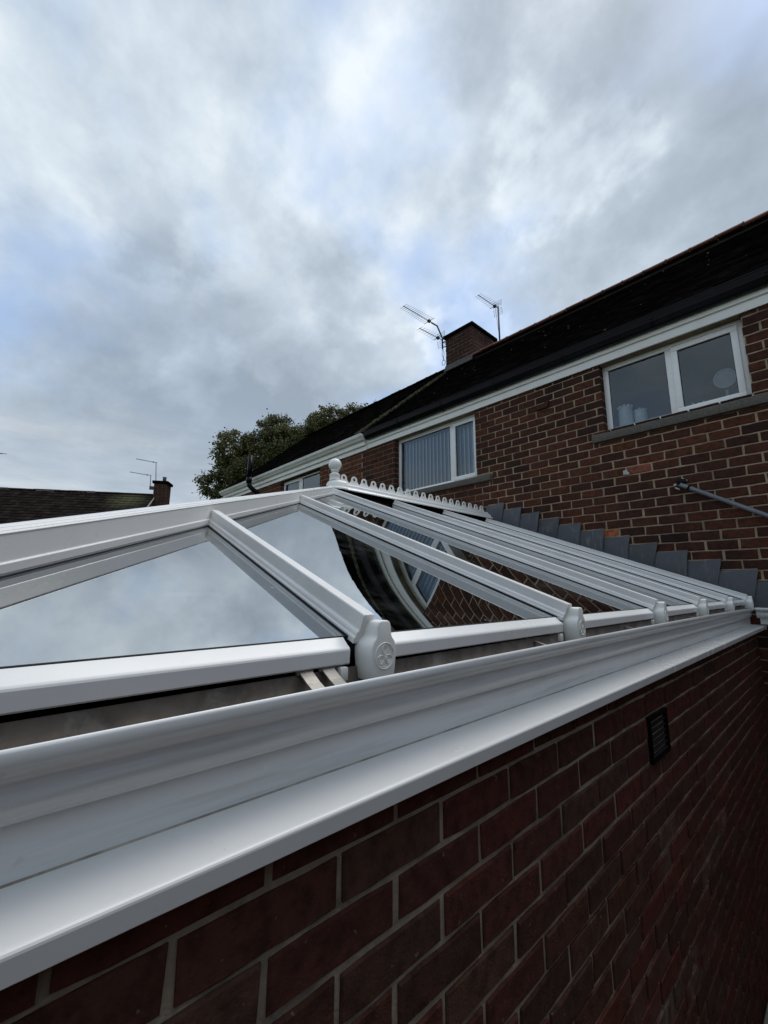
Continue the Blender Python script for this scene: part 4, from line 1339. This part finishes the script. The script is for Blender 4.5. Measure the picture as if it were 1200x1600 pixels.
# conduit on the right of the wall
cd = thing('conduit_pipe', (-0.6, YW - 0.03, 0.7), 'grey plastic conduit pipe slanting down across the brick wall', 'pipe')
c0 = Vector((-0.935, YW - 0.045, 0.945)); c1 = Vector((-0.372, YW - 0.040, 0.583)); dd = (c1 - c0)
MB().tube([c0, c0 + dd * 0.1, c0 + dd * 1.0, c0 + dd * 1.55], 0.019, 12).build('pipe', M['conduit'], cd)
MB().tube([c0 + dd * 0.10, c0 + dd * 0.125], 0.0235, 12).build('collar', M['black_plastic'], cd)
bk = MB().obox(c0 + Vector((0.01, 0.012, 0.035)), (0.035, 0, -0.012), (0, 0.018, 0), (0.004, 0, 0.020))
bk.build('bracket', M['black_plastic'], cd, bevel=0.005)
pb = MB().obox(c0 + Vector((-0.045, 0.03, 0.008)), (0.012, 0, 0.004), (0, 0.010, 0), (0, 0, 0.010)).obox(c0 + Vector((0.030, 0.03, 0.045)), (0.020, 0, -0.012), (0, 0.010, 0), (0.004, 0, 0.008)).obox(c0 + Vector((-0.030, 0.03, -0.030)), (0.018, 0, -0.010), (0, 0.010, 0), (0, 0, 0.008))
pb.build('mortar_blob', M['white_plaster'], cd, bevel=0.004)

# things behind the right window
yb_ = YF + 0.14
wb = WR[2] + 0.092
MB().box(WR[0] + 0.01, WR[1] - 0.01, YF + 0.075, YF + 0.30, WR[2] + 0.03, wb).build('inner_board', M['frame'], house, bevel=0.004)
def jar(x, r, h, label, cap):
    t = thing('jar', (x, yb_, wb), label, 'jar')
    MB().lathe([(0, 0), (r, 0), (r * 1.04, h * 0.08), (r * 1.04, h * 0.75), (r * 0.96, h * 0.84), (r * 0.99, h * 0.87), (r * 0.97, h * 0.97), (0, h)], (x, yb_, wb), 18).build('jar_body', M['jar'], t)
    for q in range(9):
        a = 2 * math.pi * q / 9
        MB().obox((x + r * 0.9 * math.cos(a), yb_ + r * 0.9 * math.sin(a), wb + h), (r * 0.2, 0, 0), (0, r * 0.2, 0), (0, 0, h * 0.05)).build('lid_knob', M['jar'], t, bevel=0.004)
    if cap:
        MB().obox((x - r * 0.1, yb_, wb + h * 1.12), (r * 0.35, 0, 0.008), (0, r * 0.3, 0), (-0.006, 0, h * 0.13)).build('cap', M['jar_blue'], t, bevel=0.006)
jar(-1.405, 0.068, 0.215, 'taller white jar with scalloped rim inside the upper right window', False)
jar(-1.262, 0.056, 0.135, 'shorter white jar with blue cap beside the taller jar in the window', True)
mir = thing('round_mirror', (-0.535, yb_ + 0.02, wb), 'round pale shaving mirror standing inside the opening casement of the right window', 'mirror')
MB().lathe([(0.0, 0.0), (0.088, 0.0), (0.088, 0.01), (0.0, 0.012)], (0, 0, 0), 8)
mt_ = MB(); n_ = 28
ringp = [(-0.545 + 0.082 * math.cos(2 * math.pi * i / n_), yb_ + 0.02, wb + 0.235 + 0.088 * math.sin(2 * math.pi * i / n_)) for i in range(n_ + 1)]
mt_.tube(ringp, 0.0085, 8, caps=False).build('rim', M['mirror_rim'], mir)
dsk = MB(); dsk.add([(-0.545 + 0.080 * math.cos(2 * math.pi * i / n_), yb_ + 0.022, wb + 0.235 + 0.086 * math.sin(2 * math.pi * i / n_)) for i in range(n_)] + [(-0.545 + 0.080 * math.cos(2 * math.pi * i / n_), yb_ + 0.030, wb + 0.235 + 0.086 * math.sin(2 * math.pi * i / n_)) for i in range(n_)],
    [tuple(range(n_)), tuple(range(2 * n_ - 1, n_ - 1, -1))] + [(i, (i + 1) % n_, n_ + (i + 1) % n_, n_ + i) for i in range(n_)]).build('mirror_disc', M['mirror_face'], mir)
MB().tube([(-0.545, yb_ + 0.03, wb + 0.12), (-0.545, yb_ + 0.03, wb)], 0.012, 8).build('stand', M['mirror_rim'], mir)
orn = MB()
rnd = random.Random(3)
for i in range(7):
    orn.tube([(-0.765 + rnd.uniform(-.03, .03), yb_, wb), (-0.765 + rnd.uniform(-.06, .06), yb_ + rnd.uniform(-.02, .02), wb + rnd.uniform(0.03, 0.075))], [0.014, 0.006], 6)
tag(orn.build('ornament', M['jar']), 'small pale ornament on the sill inside the opening casement', 'ornament')

# vertical blind in the left window
vb = thing('vertical_blind', (-4.0, YF + 0.12, WL[2]), 'pale grey vertical slat blind drawn across inside the left window', 'blind')
MB().box(WL[0] + 0.03, WL[1] - 0.03, YF + 0.10, YF + 0.14, WL[3] - 0.055, WL[3] - 0.02).build('head_rail', M['frame'], vb)
sp_ = 0.0735
nb = int((WL[1] - WL[0] - 0.06) / sp_)
for i in range(nb + 1):
    xc = WL[0] + 0.05 + i * sp_
    s = MB()
    a = rad(-14 + random.uniform(-2, 2))
    cx, sy = math.cos(a) * 0.046, math.sin(a) * 0.046
    s.add([(xc - cx, YF + 0.12 - sy, WL[2] + 0.02), (xc + cx, YF + 0.12 + sy, WL[2] + 0.02), (xc + cx, YF + 0.12 + sy, WL[3] - 0.06), (xc - cx, YF + 0.12 - sy, WL[3] - 0.06)], [(0, 1, 2, 3)])
    so = s.build('slat', M['blind'], vb)
    e = MB().box(xc + cx - 0.019, xc + cx + 0.001, YF + 0.12 + sy - 0.004, YF + 0.12 + sy - 0.001, WL[2] + 0.02, WL[3] - 0.06)
    e.build('slat_hem', M['blind_edge'], so)

# ================================================================== AERIALS on the chimney
def aerial(name, tip, end, label, group, nel, el, mat, mast=None, reflector=True, mr=0.018, thick=1.0):
    """yagi aerial: boom from tip to end, elements across it"""
    tip = Vector(tip); end = Vector(end)
    root = thing(name, end, label, 'aerial', group)
    MB().tube([tip, end], 0.011 * thick, 6).build('boom', mat, root)
    bd = (end - tip).normalized()
    side = bd.cross(Vector((0, 0, 1))).normalized()
    if name == 'x':
        pass
    L_ = (end - tip).length
    for i in range(nel):
        p = tip + bd * (0.02 + (L_ * 0.74) * i / max(1, nel - 1))
        l_ = el * (0.72 + 0.28 * i / max(1, nel - 1))
        MB().tube([p - side * l_ / 2, p + side * l_ / 2], 0.005 * thick, 5).build('element', mat, root)
    dp = tip + bd * (L_ * 0.82)
    MB().obox(dp, bd * 0.035, side * 0.03, bd.cross(side) * 0.025).build('dipole_box', mat, root)
    MB().tube([dp - side * el * .5 + bd * .0, dp + side * el * .5], 0.009 * thick, 6).build('dipole', mat, root)
    if reflector:
        upv = side.cross(bd).normalized()
        for sg in (-1, 1):
            rf = MB()
            q0 = tip + bd * (L_ * 0.95)
            for k_ in range(4):
                o_ = upv * sg * (0.04 + 0.045 * k_) + bd * (0.010 * k_)
                rf.tube([q0 + o_ - side * el * 0.42, q0 + o_ + side * el * 0.42], 0.0045 * thick, 5)
            for s2 in (-1, 1):
                rf.tube([q0 + upv * sg * 0.02 + side * s2 * el * 0.42, q0 + upv * sg * 0.185 + side * s2 * el * 0.42 + bd * 0.03], 0.0045 * thick, 5)
            rf.build('reflector', mat, root)
    if mast:
        mm = MB().tube(mast, mr, 8)
        mm.build('mast', mat, root)
    return root


A1 = aerial('tv_aerial', (-5.75, 5.773, 5.99), (-5.75, 6.80, 6.03), 'long upper aerial on the bent pole left of the brick chimney', 'aerials on the house chimney', 14, 0.30, M['aerial'],
            [(-5.75, 6.70, 6.02), (-5.75, 6.90, 6.03), (-5.735, 7.06, 5.78), (-5.735, 7.06, 5.50)], False, 0.018, 0.75)
A2 = aerial('tv_aerial', (-5.75, 6.277, 5.69), (-5.75, 7.06, 5.74), 'short lower aerial with mesh reflector left of the brick chimney', 'aerials on the house chimney', 8, 0.26, M['aerial'], None, True, 0.018, 0.75)
br = MB().tube([(-5.735, 7.06, 5.66), (-5.62, 7.10, 5.66)], 0.012, 6).tube([(-5.735, 7.06, 5.54), (-5.62, 7.10, 5.54)], 0.012, 6)
br.build('wall_bracket', M['aerial'], A1)
lp = [(-5.70 + 0.05 * math.sin(2 * math.pi * i / 16), 7.05, 5.13 + 0.06 * math.cos(2 * math.pi * i / 16)) for i in range(17)]
MB().tube([(-5.73, 7.05, 5.52), (-5.745, 7.05, 5.35), (-5.68, 7.05, 5.19)] + lp[::-1] + [(-5.72, 7.05, 5.2), (-5.68, 7.05, 5.36), (-5.72, 7.05, 5.52)], 0.006, 5).build('cable', M['aerial'], A1)
A3 = aerial('tv_aerial', (-4.90, 7.352, 6.60), (-4.90, 8.19, 6.67), 'single aerial on a straight tall mast right of the brick chimney', 'aerials on the house chimney', 9, 0.26, M['aerial'],
            [(-4.885, 8.16, 6.70), (-4.885, 8.16, 5.5)], True, 0.02, 0.75)
MB().tube([(-4.90, 8.05, 6.64), (-4.895, 8.10, 6.3), (-4.89, 8.15, 5.95)], 0.004, 4).build('cable', M['aerial'], A3)

# ================================================================== FAR HOUSE on the left
RA, RB = Vector((-34.42, -4.41, 5.40)), Vector((-27.62, 6.55, 5.40))
far = thing('far_house', ((RA.x + RB.x) / 2, (RA.y + RB.y) / 2, GZ), 'distant house with long dark tiled roof beyond the white hip beam', 'house')
fdir = (RB - RA); fdir.z = 0; flen = fdir.length; fdir.normalize()
fper = Vector((fdir.y, -fdir.x, 0))           # towards the viewer
if fper.dot(-RA) < 0: fper = -fper
def fp(u, w, z): return RA + fdir * u + fper * w + Vector((0, 0, z - RA.z))
slope = 0.80; HALF = 3.6
fr2 = MB()
fr2.add([fp(-4, HALF, 5.4 - slope * HALF), fp(flen, HALF, 5.4 - slope * HALF), fp(flen, 0, 5.38), fp(-4, 0, 5.38)], [(0, 1, 2, 3)])
fr2.add([fp(-4, -HALF, 5.4 - slope * HALF), fp(flen, -HALF, 5.4 - slope * HALF), fp(flen, 0, 5.38), fp(-4, 0, 5.38)], [(0, 1, 2, 3)])
frf = fr2.build('roof', M['tile_far'], far)
tm = MB(); rnd = random.Random(17)
sdv = (fper * HALF + Vector((0, 0, -slope * HALF))); SL = sdv.length; sdv.normalize(); fn = fdir.cross(sdv).normalized()
if fn.z < 0: fn = -fn
for i in range(int(SL / 0.30)):
    for k_ in range(int((flen + 4) / 0.33)):
        u0 = -4 + k_ * 0.33; a = 0.05 + i * 0.30; b = a + 0.32
        base = fp(u0 + 0.165, 0, 5.40)
        h = rnd.uniform(0.02, 0.045)
        p = [base + fdir * sx + sdv * q + fn * hh_ for sx in (-0.155, 0.155) for q, hh_ in ((a, 0.004), (b, h), (b, h - 0.02))]
        tm.add(p, [(0, 3, 4, 1), (1, 4, 5, 2), (0, 1, 2), (3, 5, 4)], rnd.uniform(.01, .99))
tm.build('tile_courses', M['tile_far'], frf, kind='stuff')
for i in range(int((flen + 4) / 0.45)):
    c_ = fp(-4 + 0.225 + i * 0.45, 0, 5.40)
    b = MB().prism([(0.14 * math.sin(t), 0.09 * math.cos(t) - 0.02) for t in [(-1.3 + 2.6 * q / 8) for q in range(9)]], -fdir * 0.22, fdir * 0.222, fper, (0, 0, 1))
    o = b.build('ridge_tile', M['ridge_far']); o.location = c_ + Vector((0, 0, rnd.uniform(-.01, .01))); adopt(o, frf)
fwl = MB()
fwl.add([fp(u, w, z) for u in (-3.9, flen - 0.05) for w in (-HALF + .3, HALF - .3) for z in (GZ, 5.4 - slope * (HALF - .3) - 0.05)], [(0, 1, 3, 2), (4, 6, 7, 5), (0, 4, 5, 1), (2, 3, 7, 6), (0, 2, 6, 4), (1, 5, 7, 3)])
fwl.add([fp(flen - 0.05, -HALF + .3, 5.4 - slope * (HALF - .3) - .05), fp(flen - 0.05, HALF - .3, 5.4 - slope * (HALF - .3) - .05), fp(flen - 0.05, 0, 5.35)], [(0, 1, 2)])
fwl.build('wall', M['brick_neigh'], far)
MB().prism([(0, -0.02), (0.03, -0.02), (0.03, 0.06), (0, 0.06)], fp(flen - 0.02, 0.0, 5.42), fp(flen - 0.02, HALF, 5.42 - slope * HALF), fdir, (0, 0, 1)).build('verge_board', M['white_plaster'], frf)
# chimney at its right end
def fbox(mb, u0, u1, w0, w1, z0, z1, tint=0.0):
    vs = [fp(u, w, z) for u in (u0, u1) for w in (w0, w1) for z in (z0, z1)]
    mb.add(vs, [(0, 1, 3, 2), (4, 6, 7, 5), (0, 4, 5, 1), (2, 3, 7, 6), (0, 2, 6, 4), (1, 5, 7, 3)], tint)
fc = group_part('chimney', fp(flen + 0.3, 0, 4.0), far)
CU0, CU1, CW0, CW1 = flen - 0.08, flen + 0.62, -0.42, 0.42
b = MB(); fbox(b, CU0 + .01, CU1 - .01, CW0 + .01, CW1 - .01, 1.5, 6.05); b.build('mortar_core', M['mortar_house'], fc)
b = MB()
for i in range(50):
    z0 = 1.6 + i * 0.0888
    if z0 + 0.075 > 6.03: break
    for j_ in range(3):
        u0 = CU0 + j_ * 0.2333
        fbox(b, u0 + (0.004 if j_ else 0), u0 + 0.2253, CW1 - 0.1, CW1 + rnd.uniform(0, .004), z0, z0 + 0.076, rnd.uniform(.01, .99))
    for j_ in range(3):
        w0 = CW0 + j_ * 0.25
        fbox(b, CU1 - 0.1, CU1 + rnd.uniform(0, .004), w0 + 0.004, min(w0 + 0.245, CW1 - .104), z0, z0 + 0.076, rnd.uniform(.01, .99))
        fbox(b, CU0 - rnd.uniform(0, .004), CU0 + 0.1, w0 + 0.004, min(w0 + 0.245, CW1 - .104), z0, z0 + 0.076, rnd.uniform(.01, .99))
b.build('brickwork', M['brick_chim'], fc, kind='stuff')
b = MB(); fbox(b, CU0 - .09, CU1 + .09, CW0 - .09, CW1 + .09, 6.03, 6.19); b.build('capping_slab', M['tile'], fc, bevel=0.02)
MB().lathe([(0, 0), (0.11, 0), (0.10, 0.28), (0.12, 0.30), (0.12, 0.34), (0, 0.34)], fp(CU0 + 0.42, 0, 6.19), 14).build('chimney_pot', M['conduit'], fc)
vl = MB(); vl.add([fp(flen - 0.10, 0.15, 5.28), fp(flen + 0.30, 0.45, 5.22), fp(flen + 0.22, 0.55, 4.9), fp(flen - 0.1, 0.5, 5.0), fp(flen - 0.10, 0.17, 5.22), fp(flen + 0.28, 0.47, 5.16)], [(0, 1, 5, 4), (1, 2, 5)])
vl.build('lead_apron', M['lead'], fc)
aerial('tv_aerial', (-28.70, 5.45, 7.69), (-28.63, 6.62, 7.66), 'upper aerial on the tall mast of the distant chimney', 'aerials on the distant chimney', 8, 0.30, M['aerial_far'], [(-28.63, 6.55, 7.70), (-28.75, 6.70, 6.15)], False, 0.022, 1.5)
a_ = aerial('tv_aerial', (-29.02, 5.25, 6.88), (-28.93, 6.42, 6.85), 'lower aerial on the short pole bracketed to the distant chimney', 'aerials on the distant chimney', 8, 0.30, M['aerial_far'], [(-28.93, 6.40, 6.89), (-29.05, 6.46, 5.95)], False, 0.022, 1.5)
MB().obox((-28.98, 6.52, 6.07), (0.09, 0, 0), (0, 0.11, 0), (0, 0, 0.10)).build('wall_bracket', M['aerial'], a_)
# an aerial on the next chimney further left: only its end is in the picture
aerial('tv_aerial', (-36.4, -2.2, 8.36), (-34.95, -0.50, 8.15), 'aerial end poking in at the left edge above the distant roof', 'aerials on the distant chimney', 7, 0.34, M['aerial_far'], [(-36.0, -1.75, 8.4), (-36.0, -1.75, 5.3)], False, 0.03, 1.7)

# ================================================================== TREE beyond the neighbour
def ray(x, y):
    return cR * ((x - 600) / 654.07) - cU * ((y - 800) / 654.07) + cF
T0 = Vector((-27.2, 15.0, 0))     # foot of the tree, on the ground
tree = thing('tree', (T0.x, T0.y, GZ), 'broad tree with olive autumn leaves beyond the left house', 'tree')
def tp(dx, dz, dp=0.0):
    """offset in metres across the view, above camera level, and in depth"""
    side = Vector((0.675, 0.738, 0)); dep = Vector((-0.738, 0.675, 0))
    return Vector((T0.x, T0.y, 0)) + side * dx + dep * dp + Vector((0, 0, dz))
tk = MB()
tk.tube([tp(0, GZ), tp(0.1, 0.5), tp(0.0, 3.5), tp(0.3, 7.0)], [0.45, 0.36, 0.30, 0.22], 10)
for dx, dz, dp in ((-4.2, 6.2, 0), (-2.0, 8.3, 1), (1.0, 8.6, -1), (3.5, 9.0, 0.5), (5.5, 9.2, 1), (-5.3, 4.6, 0.3), (2, 7.0, -2)):
    dz += 2.6
    tk.tube([tp(0.0, 3.2), tp(dx * 0.4, 3.2 + (dz - 3.2) * 0.45, dp * 0.3), tp(dx * 0.8, dz * 0.85, dp * 0.8), tp(dx, dz, dp)], [0.20, 0.13, 0.07, 0.02], 7)
tk.build('trunk', M['bark'], tree)
rnd = random.Random(77)
clumps = []
lobes = [(-4.3, 7.2, 0.0, 1.45, 1.5), (5.6, 10.0, 0.6, 1.5, 1.0), (3.0, 9.7, 0.4, 1.5, 1.0), (-1.0, 8.9, 0.2, 1.4, 0.9), (-5.4, 4.4, 0.2, 1.1, 1.0), (-3.6, 5.0, 0.0, 1.7, 1.7), (-2.2, 7.4, 0.6, 1.6, 1.35), (0.0, 7.2, -0.4, 2.0, 1.6), (-0.4, 8.2, 0.4, 1.3, 0.9), (2.2, 8.0, 0.3, 1.8, 1.7),
         (2.2, 9.1, 0.6, 1.1, 0.75), (4.4, 8.6, 0.6, 1.6, 1.35), (5.3, 9.2, 0.6, 1.1, 0.7), (1.0, 5.6, 0.0, 2.6, 1.8), (-1.5, 5.0, 0, 2.2, 1.7), (4.0, 6.8, 0.3, 2.2, 1.8)]
for (dx, dz, dp, rx, rz) in [(l[0], l[1] + 2.9, l[2], l[3], l[4]) for l in lobes]:
    n = int(42 * rx * rz)
    for _ in range(n):
        while True:
            a, b_, c_ = rnd.uniform(-1, 1), rnd.uniform(-1, 1), rnd.uniform(-1, 1)
            q = a * a + b_ * b_ + c_ * c_
            if 0.25 < q < 1.0 + 0.25 * rnd.random(): break
        clumps.append((dx + a * rx, dz + c_ * rz, dp + b_ * rx, rnd.uniform(0.16, 0.42), rnd.random()))
lv = MB()
for (dx, dz, dp, r_, tn) in clumps:
    c0 = tp(dx, dz, dp)
    for _ in range(80):
        o = Vector((rnd.gauss(0, 1), rnd.gauss(0, 1), rnd.gauss(0, 0.8))) * r_ * 0.62
        p = c0 + o
        ax = Vector((rnd.gauss(0, 1), rnd.gauss(0, 1), rnd.gauss(0, 0.7) - 0.25)).normalized()
        bx = ax.cross(Vector((rnd.gauss(0, 1), rnd.gauss(0, 1), rnd.gauss(0, 1)))).normalized()
        L_ = rnd.uniform(0.09, 0.19); w_ = L_ * rnd.uniform(0.32, 0.48)
        lv.add([p, p + ax * L_ * 0.5 + bx * w_, p + ax * L_, p + ax * L_ * 0.5 - bx * w_], [(0, 1, 2, 3)], min(0.99, max(0.01, 0.35 * tn + 0.6 * rnd.random())))
me = bpy.data.meshes.new('crown')
me.from_pydata([tuple(p) for p in lv.v], [], lv.f)
at = me.attributes.new('tint', 'FLOAT', 'FACE'); at.data.foreach_set('value', lv.t)
me.materials.append(M['leaf'])
crown = bpy.data.objects.new('crown', me); COL.objects.link(crown); adopt(crown, tree)
crown['kind'] = 'stuff'
